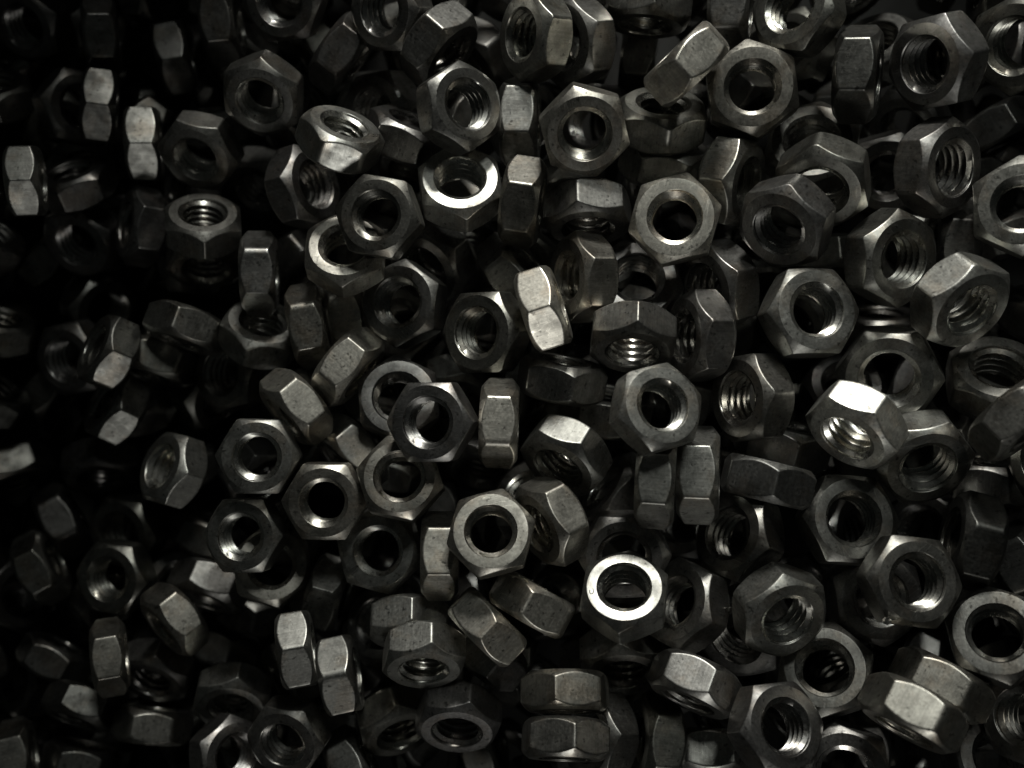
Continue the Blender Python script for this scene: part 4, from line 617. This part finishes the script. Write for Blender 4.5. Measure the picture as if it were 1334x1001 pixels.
    (-36.16, -107.81, -40.98, 0.5195, -0.2899, 0.5964, 0.5389, 1.0),
    (-16.83, -104.29, -37.77, 0.4434, 0.3712, -0.4619, 0.6725, 1.0),
    (5.18, -102.67, -36.01, 0.565, 0.4439, -0.4027, -0.5671, 1.0),
    (20.8, -105.87, -33.04, 0.7699, 0.5786, 0.0668, 0.2609, 1.0),
    (44.63, -103.42, -30.56, 0.044, -0.4447, -0.4233, 0.7881, 1.0),
    (60.45, -101.4, -29.78, 0.7604, -0.1485, 0.501, 0.3856, 1.0),
    (79.08, -104.3, -26.17, 0.9296, 0.0718, 0.227, -0.2814, 1.0),
    (97.31, -104.29, -27.26, 0.9252, -0.1451, -0.3345, 0.1055, 1.0),
    (116.53, -100.47, -25.86, 0.0319, -0.2393, -0.5267, 0.815, 1.0),
    (135.32, -99.82, -24.31, 0.8744, -0.2722, 0.2612, -0.3051, 1.0),
    (-158.22, 134.05, -67.99, 0.7851, 0.327, 0.524, -0.0448, 1.0),
    (-139.18, 130.96, -67.32, 0.3215, 0.4033, -0.3432, -0.785, 1.0),
    (-110.02, 132.4, -63.55, 0.6319, -0.4925, -0.3853, 0.4579, 1.0),
    (-89.17, 129.79, -61.88, 0.5351, -0.1085, -0.1775, 0.8188, 1.0),
    (-68.67, 127.52, -60.54, 0.7697, 0.4302, 0.0028, 0.4716, 1.0),
    (-46.68, 129.72, -58.42, 0.8523, -0.008, -0.2501, -0.4593, 1.0),
    (-23.46, 125.24, -55.74, 0.8464, -0.0472, 0.3669, -0.3831, 1.0),
    (-4.56, 127.89, -52.55, 0.909, -0.3074, 0.2071, -0.1905, 1.0),
    (16.67, 125.17, -50.9, 0.6439, -0.3302, 0.3195, 0.6118, 1.0),
    (37.2, 123.26, -49.4, 0.0073, 0.2511, -0.1274, 0.9595, 1.0),
    (61.1, 124.74, -46.47, 0.1627, 0.2122, 0.465, -0.844, 1.0),
    (80.13, 120.9, -44.9, 0.4708, -0.1649, -0.1095, -0.8598, 1.0),
    (99.49, 119.17, -43.67, 0.7818, 0.5933, -0.1553, 0.1127, 1.0),
    (121.47, 121.39, -41.73, 0.6798, -0.225, 0.5531, 0.426, 1.0),
    (141.48, 121.01, -40.58, 0.3783, 0.5286, 0.3907, 0.6518, 1.0),
    (-168.88, 114.63, -68.36, 0.4177, -0.2894, -0.2305, 0.8299, 1.0),
    (-148.3, 111.12, -68.36, 0.1092, 0.4011, -0.0577, 0.9077, 1.0),
    (-129.95, 112.62, -68.4, 0.4818, -0.0227, 0.2902, -0.8265, 1.0),
    (-101.84, 108.67, -64.22, 0.7336, 0.6685, -0.0749, -0.0971, 1.0),
    (-78.32, 111.17, -61.79, 0.9304, -0.3338, 0.0641, -0.1369, 1.0),
    (-55.82, 112.2, -60.03, 0.1122, 0.4994, -0.4594, -0.7259, 1.0),
    (-35.33, 106.43, -56.68, 0.897, 0.1271, 0.0964, 0.4123, 1.0),
    (-15.31, 107.41, -55.16, 0.8415, 0.4553, -0.2907, 0.0079, 1.0),
    (6.18, 108.68, -51.9, 0.3359, 0.6757, -0.1103, 0.6468, 1.0),
    (28.33, 103.94, -51.1, 0.3216, -0.4952, 0.0114, -0.807, 1.0),
    (48.73, 104.54, -46.72, 0.6024, -0.1357, -0.1472, 0.7727, 1.0),
    (66.15, 102.67, -48.12, 0.8548, 0.0786, -0.2331, -0.457, 1.0),
    (86.97, 103.26, -45.79, 0.7149, 0.01, 0.5179, -0.4697, 1.0),
    (128.51, 100.69, -42.07, 0.0397, -0.2588, 0.222, 0.9392, 1.0),
    (151.37, 101.5, -41.2, 0.8103, 0.4925, -0.0492, 0.3138, 1.0),
    (-162.15, 92.7, -68.76, 0.1325, -0.6776, 0.0995, 0.7165, 1.0),
    (-139.77, 92.3, -68.19, 0.3721, -0.2631, -0.536, 0.7107, 1.0),
    (-67.83, 92.11, -61.36, 0.7292, 0.6841, 0.0127, 0.012, 1.0),
    (-44.61, 89.34, -60.29, 0.8001, -0.4531, -0.3932, -0.0028, 1.0),
    (-24.35, 89.96, -57.07, 0.6141, -0.5414, 0.2452, 0.5194, 1.0),
    (-2.36, 87.56, -54.73, 0.4824, -0.4963, -0.3147, -0.6496, 1.0),
    (17.48, 89.2, -50.71, 0.0359, -0.0027, -0.1781, -0.9834, 1.0),
    (38.71, 87.66, -48.17, 0.3469, 0.107, 0.2992, -0.8824, 1.0),
    (58.39, 84.09, -47.01, 0.0852, -0.1545, 0.2599, 0.9494, 1.0),
    (77.65, 85.69, -44.41, 0.4941, 0.3539, 0.3733, 0.7009, 1.0),
    (100.1, 85.45, -43.48, 0.7707, -0.5847, 0.2533, 0.003, 1.0),
    (119.54, 82.88, -39.96, 0.5185, -0.4924, 0.1824, 0.6749, 1.0),
    (140.38, 82.89, -41.16, 0.511, 0.1734, -0.0811, -0.838, 1.0),
    (-169.89, 74.62, -68.39, 0.2733, 0.4132, 0.3043, 0.8136, 1.0),
    (-150.4, 71.34, -68.2, 0.9169, 0.2448, 0.0121, -0.3151, 1.0),
    (-122.23, 69.91, -65.22, 0.9473, 0.1168, 0.2062, -0.2156, 1.0),
    (-60.57, 70.26, -60.86, 0.9283, 0.1537, -0.3371, 0.0316, 1.0),
    (-34.05, 71.33, -58.93, 0.3314, -0.131, 0.5521, 0.7538, 1.0),
    (-12.91, 66.59, -54.73, 0.1661, -0.2005, 0.3455, 0.9016, 1.0),
    (9.21, 70.98, -51.84, 0.6479, -0.2497, -0.1296, -0.7079, 1.0),
    (28.68, 69.12, -49.83, 0.3515, 0.4732, -0.1643, -0.7909, 1.0),
    (49.61, 66.02, -47.4, 0.2151, 0.0936, -0.0846, -0.9684, 1.0),
    (71.64, 69.65, -45.89, 0.6849, -0.6547, 0.0578, -0.3144, 1.0),
    (91.13, 68.96, -45.95, 0.2722, 0.5026, 0.2003, 0.7957, 1.0),
    (127.42, 66.65, -41.75, 0.1296, 0.1909, 0.5339, 0.8134, 1.0),
    (151.22, 66.99, -40.17, 0.313, 0.3673, 0.4481, -0.7526, 1.0),
    (-160.99, 56.02, -68.08, 0.2593, 0.0258, -0.4976, 0.8273, 1.0),
    (-136.14, 53.31, -68.4, 0.1311, 0.3277, -0.1942, -0.9153, 1.0),
    (-113.19, 53.56, -65.23, 0.0844, -0.3711, 0.2635, -0.8864, 1.0),
    (-89.82, 50.42, -64.06, 0.5242, 0.3472, -0.5208, -0.5775, 1.0),
    (-68.44, 55.1, -63.23, 0.4287, -0.4411, -0.4362, -0.6568, 1.0),
    (-42.69, 49.36, -60.68, 0.3539, -0.651, 0.2665, 0.6164, 1.0),
    (-27.86, 52.67, -55.62, 0.1157, -0.4328, -0.0668, -0.8915, 1.0),
    (-1.66, 48.92, -53.83, 0.7561, -0.0518, 0.5838, 0.2912, 1.0),
    (16.91, 51.13, -50.88, 0.6695, 0.1654, -0.5809, -0.4323, 1.0),
    (62.05, 49.4, -47.0, 0.3749, -0.2168, -0.1791, 0.8834, 1.0),
    (78.29, 51.09, -46.26, 0.4079, -0.2238, -0.257, 0.847, 1.0),
    (118.99, 48.92, -42.22, 0.5943, 0.1989, 0.1546, -0.7638, 1.0),
    (138.69, 49.46, -40.85, 0.7127, -0.0421, -0.5829, -0.388, 1.0),
    (-169.66, 36.02, -68.39, 0.5933, 0.4724, 0.234, 0.6084, 1.0),
    (-146.49, 33.0, -66.91, 0.3304, 0.085, -0.1795, 0.9227, 1.0),
    (-106.74, 37.35, -67.73, 0.6818, -0.3848, -0.5209, -0.3402, 1.0),
    (-81.7, 32.14, -67.2, 0.457, -0.3781, -0.3333, 0.7329, 1.0),
    (-59.16, 33.31, -60.99, 0.634, -0.6081, 0.3171, -0.3573, 1.0),
    (-34.9, 30.9, -57.78, 0.7429, 0.3234, -0.2396, -0.5349, 1.0),
    (10.76, 33.43, -50.79, 0.7673, 0.3905, -0.1253, -0.4931, 1.0),
    (30.45, 31.09, -48.41, 0.8833, -0.0801, -0.0623, -0.4576, 1.0),
    (49.59, 33.24, -46.81, 0.6673, -0.461, -0.4227, 0.4043, 1.0),
    (69.96, 31.75, -45.63, 0.7144, -0.1596, 0.1728, 0.6591, 1.0),
    (89.81, 30.8, -44.57, 0.8759, 0.477, -0.0395, 0.0612, 1.0),
    (110.14, 31.67, -43.58, 0.7492, 0.5831, -0.0498, 0.31, 1.0),
    (130.01, 30.42, -40.97, 0.037, -0.0758, -0.0979, 0.9916, 1.0),
    (149.48, 32.91, -40.26, 0.3374, 0.5359, 0.4167, 0.6522, 1.0),
    (-160.9, 15.83, -70.5, 0.3144, 0.1887, -0.6327, -0.682, 1.0),
    (-141.78, 15.11, -73.27, 0.1766, 0.2059, -0.0681, -0.9601, 1.0),
    (-118.13, 13.04, -65.41, 0.7917, -0.355, -0.4707, -0.1601, 1.0),
    (-66.8, 15.0, -63.32, 0.0517, -0.0515, 0.4968, -0.8648, 1.0),
    (-46.41, 14.37, -58.45, 0.0742, -0.0382, 0.1995, 0.9763, 1.0),
    (-25.07, 13.14, -55.33, 0.4287, -0.0399, -0.0747, 0.8995, 1.0),
    (-3.32, 15.52, -53.67, 0.3284, -0.1387, -0.4126, -0.8383, 1.0),
    (17.32, 16.63, -50.97, 0.8477, 0.5174, -0.0492, -0.1065, 1.0),
    (37.68, 13.36, -50.17, 0.7076, -0.3634, -0.1311, -0.5917, 1.0),
    (58.28, 15.78, -47.0, 0.8546, -0.3823, -0.2486, 0.2484, 1.0),
    (97.54, 13.99, -43.37, 0.3197, 0.5549, -0.2161, -0.737, 1.0),
    (117.73, 13.28, -42.78, 0.2344, -0.294, -0.5261, -0.7628, 1.0),
    (137.95, 12.18, -42.15, 0.8035, -0.2941, 0.3494, 0.3818, 1.0),
    (-170.33, -2.17, -68.65, 0.3186, 0.2126, 0.578, 0.7206, 1.0),
    (-146.65, -6.02, -67.58, 0.3358, 0.1456, 0.2244, 0.9031, 1.0),
    (-103.28, -5.42, -64.48, 0.2857, -0.5827, 0.1317, 0.7493, 1.0),
    (-83.87, -6.41, -63.49, 0.6662, 0.5476, 0.0567, -0.5031, 1.0),
    (-56.21, -8.11, -61.53, 0.0317, -0.6657, 0.1899, 0.721, 1.0),
    (-37.76, -3.53, -57.9, 0.2293, 0.4721, 0.4853, 0.6993, 1.0),
    (-16.08, -5.71, -54.12, 0.6841, 0.1403, 0.1928, -0.6893, 1.0),
    (8.2, -4.88, -52.74, 0.6225, -0.5962, 0.1145, 0.494, 1.0),
    (27.48, -6.74, -48.63, 0.8555, -0.186, 0.1632, 0.4548, 1.0),
    (49.71, -3.17, -47.68, 0.5123, 0.0773, -0.6172, -0.5922, 1.0),
    (90.74, -4.34, -43.45, 0.8267, 0.1487, 0.1116, -0.5311, 1.0),
    (110.38, -3.27, -43.01, 0.7454, -0.1498, 0.0112, -0.6495, 1.0),
    (129.97, -4.55, -41.89, 0.5502, 0.0102, -0.6855, 0.4768, 1.0),
    (148.49, -4.13, -40.3, 0.7434, -0.5179, 0.2511, 0.3407, 1.0),
    (-157.54, -27.89, -68.37, 0.6424, 0.4003, -0.1467, 0.6368, 1.0),
    (-112.74, -22.35, -64.74, 0.7541, -0.2596, -0.5706, 0.1957, 1.0),
    (-69.34, -20.46, -62.23, 0.5637, -0.4412, -0.18, -0.6747, 1.0),
    (-49.54, -24.24, -60.31, 0.6531, 0.5866, 0.226, -0.4222, 1.0),
    (-25.87, -22.21, -56.98, 0.6528, 0.5823, -0.0349, -0.4833, 1.0),
    (-1.44, -21.68, -52.52, 0.2647, -0.1027, -0.4335, 0.8553, 1.0),
    (18.66, -21.35, -53.4, 0.521, -0.0537, 0.0342, -0.8512, 1.0),
    (40.1, -21.57, -48.26, 0.6193, -0.0384, -0.3378, 0.7077, 1.0),
    (59.67, -19.36, -47.75, 0.0051, 0.0871, -0.221, 0.9714, 1.0),
    (81.37, -25.08, -44.86, 0.8097, 0.3574, 0.369, -0.2837, 1.0),
    (98.63, -22.89, -44.96, 0.0607, -0.5865, -0.1644, 0.7907, 1.0),
    (124.3, -21.22, -44.7, 0.7291, -0.3455, 0.3358, -0.4861, 1.0),
    (138.62, -22.16, -40.99, 0.2594, 0.1333, -0.2395, -0.9261, 1.0),
    (-171.58, -45.23, -68.45, 0.5024, -0.3859, 0.1712, 0.7546, 1.0),
    (-81.81, -41.86, -62.35, 0.3191, -0.1303, -0.2498, 0.9049, 1.0),
    (-58.03, -41.97, -61.08, 0.2229, -0.4949, 0.473, 0.694, 1.0),
    (-12.05, -40.41, -55.07, 0.7236, -0.0683, -0.5021, 0.4687, 1.0),
    (10.74, -42.59, -51.39, 0.1592, -0.6179, 0.0008, 0.7699, 1.0),
    (27.45, -40.42, -49.46, 0.5442, -0.1471, -0.325, -0.7593, 1.0),
    (46.92, -40.54, -47.54, 0.903, 0.1809, -0.3201, 0.2224, 1.0),
    (89.22, -42.09, -44.39, 0.7817, 0.295, 0.0782, -0.5438, 1.0),
    (110.79, -43.67, -48.88, 0.0253, -0.3923, 0.2196, -0.8929, 1.0),
    (130.66, -41.63, -49.73, 0.0171, -0.3016, -0.4554, 0.8375, 1.0),
    (149.06, -38.82, -39.51, 0.381, -0.1345, -0.2468, -0.8808, 1.0),
    (-160.47, -65.97, -68.45, 0.383, 0.2082, 0.0749, -0.8969, 1.0),
    (-89.94, -63.13, -62.19, 0.4941, 0.2732, 0.3389, -0.7526, 1.0),
    (-49.9, -60.43, -59.61, 0.1039, 0.3941, -0.0225, 0.9129, 1.0),
    (-27.43, -60.87, -56.32, 0.4022, 0.3822, 0.418, 0.7194, 1.0),
    (-5.21, -59.37, -53.65, 0.1574, -0.2423, -0.2085, 0.9344, 1.0),
    (18.85, -58.97, -49.84, 0.0662, -0.0627, 0.5886, 0.8033, 1.0),
    (38.16, -61.67, -48.89, 0.2889, -0.1293, -0.0078, -0.9486, 1.0),
    (57.56, -57.15, -48.85, 0.9638, 0.2174, 0.1158, -0.1017, 1.0),
    (81.24, -59.72, -45.2, 0.6575, -0.66, 0.2389, -0.2738, 1.0),
    (99.1, -58.71, -44.38, 0.6053, -0.4207, -0.5428, 0.4025, 1.0),
    (140.78, -57.86, -41.58, 0.753, -0.2027, 0.1421, -0.6097, 1.0),
    (-173.78, -81.33, -68.15, 0.3283, -0.5482, -0.1738, 0.7494, 1.0),
    (-150.04, -83.76, -67.75, 0.6244, -0.103, -0.3392, 0.696, 1.0),
    (-123.68, -84.83, -66.5, 0.5669, -0.5732, -0.0657, 0.588, 1.0),
    (-107.45, -83.49, -67.98, 0.2124, -0.5317, -0.3425, 0.7449, 1.0),
    (-79.53, -81.98, -63.31, 0.359, 0.4617, 0.089, -0.8062, 1.0),
    (-55.97, -78.61, -60.75, 0.943, 0.0216, 0.1926, -0.2705, 1.0),
    (-34.98, -81.99, -56.66, 0.6687, -0.6199, 0.1196, -0.3928, 1.0),
    (-15.42, -77.27, -54.19, 0.6909, -0.2204, 0.6348, -0.2667, 1.0),
    (6.56, -80.18, -51.97, 0.738, -0.3127, 0.5148, 0.3042, 1.0),
    (25.51, -75.21, -50.72, 0.2852, -0.6327, 0.0047, -0.7199, 1.0),
    (51.49, -76.19, -47.35, 0.9486, -0.0012, 0.2698, -0.1655, 1.0),
    (71.52, -78.17, -47.04, 0.2926, -0.2446, -0.5608, -0.7348, 1.0),
    (92.01, -76.75, -45.76, 0.921, -0.3374, 0.0633, 0.1844, 1.0),
    (109.06, -76.64, -42.83, 0.4143, 0.4754, -0.3209, -0.7067, 1.0),
    (127.21, -74.93, -41.79, 0.7984, -0.431, 0.4161, -0.0605, 1.0),
    (147.22, -77.13, -40.77, 0.6617, 0.0079, 0.4217, -0.6199, 1.0),
    (-160.64, -104.61, -69.1, 0.1306, 0.5271, -0.0698, 0.8368, 1.0),
    (-139.08, -100.2, -67.26, 0.4657, -0.167, 0.0838, -0.865, 1.0),
    (-69.93, -98.88, -60.1, 0.7226, 0.4161, -0.311, -0.456, 1.0),
    (-46.42, -98.55, -58.99, 0.1469, -0.3713, -0.5267, 0.7504, 1.0),
    (-21.74, -101.14, -55.02, 0.9696, -0.2237, -0.0996, -0.0041, 1.0),
    (17.71, -98.41, -50.28, 0.5771, 0.1301, -0.6417, 0.488, 1.0),
    (40.96, -96.74, -48.74, 0.4908, 0.4973, 0.4708, 0.5387, 1.0),
    (56.05, -97.2, -48.8, 0.9434, -0.3291, -0.0268, 0.0315, 1.0),
    (119.35, -94.28, -43.03, 0.7503, -0.5774, 0.3062, -0.0995, 1.0),
    (137.72, -93.96, -40.72, 0.9165, -0.0986, -0.0773, 0.3799, 1.0),
    (-174.36, -123.29, -68.55, 0.7726, -0.3473, 0.2112, 0.4877, 1.0),
    (-150.42, -119.34, -66.7, 0.8901, -0.0457, -0.4505, -0.0513, 1.0),
    (-125.69, -121.23, -67.77, 0.6676, 0.5606, 0.3771, -0.3127, 1.0),
    (-104.41, -118.22, -63.66, 0.3733, -0.4263, 0.5611, -0.6034, 1.0),
    (-80.1, -118.2, -61.98, 0.8593, 0.2822, -0.0661, -0.4214, 1.0),
    (-61.34, -121.13, -60.34, 0.8017, -0.0914, -0.5907, 0.0015, 1.0),
    (-34.92, -119.27, -56.48, 0.9022, -0.2474, -0.3484, 0.0593, 1.0),
    (-15.83, -119.27, -54.25, 0.7364, 0.2413, -0.2415, 0.5841, 1.0),
    (4.47, -117.37, -51.31, 0.6921, 0.7051, -0.0353, -0.1502, 1.0),
    (27.7, -111.49, -49.93, 0.0247, 0.2391, -0.5351, 0.8099, 1.0),
    (47.31, -114.66, -47.67, 0.5223, -0.1708, 0.5205, 0.6535, 1.0),
    (67.99, -113.65, -46.67, 0.6286, -0.1093, 0.1302, -0.7589, 1.0),
    (90.31, -112.49, -44.04, 0.7846, 0.3909, 0.435, 0.2058, 1.0),
    (109.21, -109.79, -43.0, 0.2077, 0.5995, -0.3523, -0.688, 1.0),
    (130.16, -113.74, -41.04, 0.3954, 0.1845, 0.2349, 0.8686, 1.0),
    (151.77, -113.62, -40.17, 0.9563, 0.0955, -0.0564, -0.2707, 1.0),
    (-150.46, 115.16, -38.03, 0.9243, 0.1007, -0.3305, 0.1623, 1.0),
    (-148.49, -113.65, -37.63, 0.4236, 0.1945, 0.028, 0.8843, 1.0),
    (-131.99, 109.46, -26.87, 0.4427, -0.0253, 0.5215, -0.7289, 1.0),
    (-127.31, -114.97, -32.42, 0.4988, -0.5266, -0.4238, 0.5425, 1.0),
    (-109.39, 113.06, -34.87, 0.6535, 0.3804, -0.5629, -0.3339, 1.0),
    (-107.21, -114.65, -34.17, 0.8737, 0.4814, 0.025, 0.065, 1.0),
    (-88.21, 113.25, -29.42, 0.0539, -0.1362, -0.661, -0.7359, 1.0),
    (-87.98, -112.05, -29.13, 0.5997, -0.6838, 0.1666, -0.3809, 1.0),
    (-66.43, 108.59, -23.69, 0.8062, 0.5571, 0.1778, -0.0901, 1.0),
    (-65.34, -108.61, -23.36, 0.4629, 0.2829, -0.6422, 0.5416, 1.0),
    (-45.6, 107.49, -17.27, 0.337, -0.5851, 0.2713, -0.6859, 1.0),
    (-45.8, -107.42, -17.33, 0.7288, -0.0076, -0.6331, -0.2608, 1.0),
    (-23.79, 103.23, -12.74, 0.6473, 0.3019, -0.6052, -0.3516, 1.0),
    (-25.86, -103.84, -12.66, 0.6059, 0.3815, -0.4807, 0.5062, 1.0),
    (-6.93, 105.15, -10.04, 0.3282, -0.3491, -0.2013, -0.8543, 1.0),
    (-7.35, -100.6, -9.99, 0.6919, -0.4976, -0.4962, 0.1656, 1.0),
    (9.64, 102.88, -7.71, 0.8114, -0.307, 0.488, 0.0958, 1.0),
    (9.73, -98.38, -6.83, 0.6672, 0.3847, -0.4179, 0.4819, 1.0),
    (28.02, 102.68, -5.72, 0.713, -0.6621, -0.2245, 0.054, 1.0),
    (29.04, -103.25, -7.11, 0.7046, -0.4883, -0.3736, -0.3543, 1.0),
    (47.72, 103.63, -3.52, 0.8875, 0.1296, 0.4406, -0.0386, 1.0),
    (47.57, -97.32, -3.22, 0.1402, -0.0981, -0.5904, -0.7887, 1.0),
    (62.35, 101.28, -2.45, 0.2734, -0.4439, -0.0362, -0.8526, 1.0),
    (66.63, -103.1, -3.86, 0.9534, -0.0368, -0.2984, -0.0243, 1.0),
    (79.39, 98.94, -0.38, 0.2961, -0.0097, 0.2388, 0.9248, 1.0),
    (81.17, -97.87, 2.13, 0.8796, -0.3147, 0.168, -0.3147, 1.0),
    (98.39, 98.74, -1.4, 0.8729, -0.3712, -0.2529, 0.1905, 1.0),
    (97.7, -98.92, -0.95, 0.6113, 0.4041, -0.2145, -0.6458, 1.0),
    (117.1, 98.46, 4.33, 0.7521, 0.351, 0.3994, -0.3894, 1.0),
    (114.49, -97.25, 2.01, 0.843, -0.1068, -0.4894, -0.196, 1.0),
    (-147.42, 95.13, -37.46, 0.7153, -0.142, 0.3846, -0.5659, 1.0),
    (126.83, 84.05, 2.84, 0.8323, -0.4692, -0.2447, 0.1651, 1.0),
    (-151.74, 76.43, -38.27, 0.6837, -0.4781, -0.4219, 0.355, 1.0),
    (127.94, 65.6, 2.78, 0.8045, 0.1778, -0.2284, -0.5186, 1.0),
    (-151.04, 56.07, -37.98, 0.8429, 0.3026, -0.3962, 0.2025, 1.0),
    (125.5, 47.85, 2.69, 0.1204, -0.1791, -0.3858, -0.897, 1.0),
    (-152.21, 34.65, -36.66, 0.6256, 0.2647, 0.1413, 0.7201, 1.0),
    (125.44, 30.02, 2.6, 0.3368, 0.0334, 0.4764, -0.8114, 1.0),
    (-146.25, 13.83, -34.08, 0.7601, 0.1356, -0.5855, -0.2472, 1.0),
    (127.77, 12.63, 3.16, 0.1945, 0.2187, 0.4567, 0.8401, 1.0),
    (-152.12, -5.7, -35.97, 0.8352, -0.4926, 0.2026, 0.1365, 1.0),
    (126.91, -4.52, 2.55, 0.5745, -0.6382, 0.2712, -0.4349, 1.0),
    (-151.37, -24.36, -38.33, 0.3761, 0.4323, 0.3005, -0.7625, 1.0),
    (126.51, -21.41, 2.59, 0.6472, -0.1173, 0.5872, 0.4718, 1.0),
    (-150.7, -44.65, -38.22, 0.6355, -0.2664, -0.3527, 0.6331, 1.0),
    (126.0, -39.62, 3.52, 0.6964, 0.4389, 0.4419, 0.3567, 1.0),
    (-147.3, -66.42, -37.1, 0.0215, 0.2322, -0.1237, -0.9645, 1.0),
    (127.92, -56.08, 1.92, 0.6709, -0.3942, 0.2809, 0.5618, 1.0),
    (-150.38, -84.79, -38.29, 0.4318, 0.2553, 0.5736, -0.6476, 1.0),
    (128.81, -74.97, 2.87, 0.7016, 0.4367, 0.138, -0.5459, 1.0),
]
# ------------------------------------------------------------ the bin floor under the heap
bm = bmesh.new(); bmesh.ops.create_grid(bm, x_segments=24, y_segments=24, size=0.30)
for v in bm.verts: v.co.z = FLOOR_Z + 0.0006 * math.sin(v.co.x * 60) * math.cos(v.co.y * 47)
me = bpy.data.meshes.new('bin_floor'); bm.to_mesh(me); bm.free(); me.materials.append(M_FLOOR)
fl = bpy.data.objects.new('bin_floor', me); COL.objects.link(fl); fl['kind'] = 'structure'

# ------------------------------------------------------------ every nut one can tell apart
for row in NUTS:
    make_nut(row, row[8], row[9], row[10])

# ------------------------------------------------------------ the buried mass below and beyond them, one object
base_v = [v.co.copy() for v in BODY.vertices]; base_f = [tuple(p.vertices) for p in BODY.polygons]
VV, FF = [], []
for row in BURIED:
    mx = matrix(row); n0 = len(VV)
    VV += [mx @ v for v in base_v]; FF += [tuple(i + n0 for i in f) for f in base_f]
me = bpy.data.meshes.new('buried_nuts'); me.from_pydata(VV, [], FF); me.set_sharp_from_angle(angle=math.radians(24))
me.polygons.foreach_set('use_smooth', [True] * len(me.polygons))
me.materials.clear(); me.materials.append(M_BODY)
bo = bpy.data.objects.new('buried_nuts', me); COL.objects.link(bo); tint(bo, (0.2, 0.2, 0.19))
bo['kind'] = 'stuff'; bo['label'] = 'dark mass of steel nuts buried deep in the heap'; bo['category'] = 'nuts'

# ------------------------------------------------------------ the small stamped mark on the blazing ring
def stroke_mesh(name, pts, w, h, mat):
    """an open flat stroke through pts (x, y in mm) of width w, standing h proud"""
    bm = bmesh.new(); L, Rr = [], []
    for i, (x, y) in enumerate(pts):
        a = pts[max(0, i-1)]; b = pts[min(len(pts)-1, i+1)]; d = Vector((b[0]-a[0], b[1]-a[1])).normalized()
        for lst, s in ((L, 1), (Rr, -1)):
            lst.append([bm.verts.new(((x - s*d.y*w/2)*MM, (y + s*d.x*w/2)*MM, z*MM)) for z in (-0.02, h)])
    for i in range(len(pts) - 1):
        bm.faces.new((L[i][1], L[i+1][1], Rr[i+1][1], Rr[i][1]))
        bm.faces.new((L[i][0], L[i+1][0], L[i+1][1], L[i][1])); bm.faces.new((Rr[i][1], Rr[i+1][1], Rr[i+1][0], Rr[i][0]))
    for i in (0, -1): bm.faces.new((L[i][0], L[i][1], Rr[i][1], Rr[i][0]))
    bmesh.ops.recalc_face_normals(bm, faces=bm.faces)
    me = bpy.data.meshes.new(name); bm.to_mesh(me); bm.free(); me.materials.append(mat); return me
for t in [o for o in COL.objects if 'tiny stamped mark' in o.get('label', '')]:
    p = t.matrix_world.to_3x3().inverted() @ Vector((-1, -0.17, 0)); p.z = 0; p = p.normalized() * 0.397 * AF
    up = (t.matrix_world.to_3x3().inverted() @ Vector((0, 1, 0))); up.z = 0; up.normalize()
    rt = Vector((up.y, -up.x, 0))
    u = [(-0.42, 0.5), (-0.42, 0.0), (-0.34, -0.3), (-0.12, -0.45), (0.14, -0.42), (0.34, -0.22), (0.4, 0.1), (0.4, 0.45)]
    o = bpy.data.objects.new('stamped_mark', stroke_mesh('stamped_mark', u, 0.22, 0.015, M_MARK)); COL.objects.link(o)
    o.parent = t; o.matrix_local = Matrix(((rt.x, up.x, 0, p.x), (rt.y, up.y, 0, p.y), (0, 0, 1, T/2), (0, 0, 0, 1)))
    o['label'] = 'small dark stamped letter on the ring face'

# ------------------------------------------------------------ two bright shavings lying among the nuts
def shaving(loc, size, rz, label, seed):
    r = random.Random(seed); bm = bmesh.new(); n = 7; up, dn = [], []
    for i in range(n):
        q = i / (n - 1); w = (0.20 + 0.8 * math.sin(math.pi * min(1, q * 1.1 + 0.12)) * r.uniform(0.5, 1.0)) * size * 0.32
        x = (q - 0.5) * size; z = 0.18 * size * math.sin(q * 5 + seed) ** 2 + 0.0001
        row = [Vector((x + r.uniform(-.06, .06) * size, s * w + r.uniform(-.05, .05) * size, z + abs(s) * r.uniform(0, .12) * size)) for s in (-1, 0, 1)]
        up.append([bm.verts.new(v + Vector((0, 0, 0.00012))) for v in row]); dn.append([bm.verts.new(v) for v in row])
    for i in range(n - 1):
        for k in range(2):
            bm.faces.new((up[i][k], up[i+1][k], up[i+1][k+1], up[i][k+1])); bm.faces.new((dn[i][k], dn[i][k+1], dn[i+1][k+1], dn[i+1][k]))
        bm.faces.new((up[i][0], dn[i][0], dn[i+1][0], up[i+1][0])); bm.faces.new((up[i][2], up[i+1][2], dn[i+1][2], dn[i][2]))
    for i in (0, n-1):
        for k in range(2): bm.faces.new((up[i][k], up[i][k+1], dn[i][k+1], dn[i][k]))
    bmesh.ops.recalc_face_normals(bm, faces=bm.faces)
    me = bpy.data.meshes.new('metal_shaving'); bm.to_mesh(me); bm.free(); me.materials.append(M_CHIP)
    o = bpy.data.objects.new('metal_shaving', me); COL.objects.link(o); o.location = loc; o.rotation_euler = (0.25, 0, rz)
    o['label'] = label; o['category'] = 'shaving'; o['group'] = 'metal shavings on the nuts'
shaving(CHIP_A, 0.0030, 0.25, 'bright crumpled metal shaving lying beside the nut with a lit threaded bore', 3)
shaving(CHIP_B, 0.0017, 0.6, 'tiny bright metal shaving caught on the edge of a tipped nut', 5)
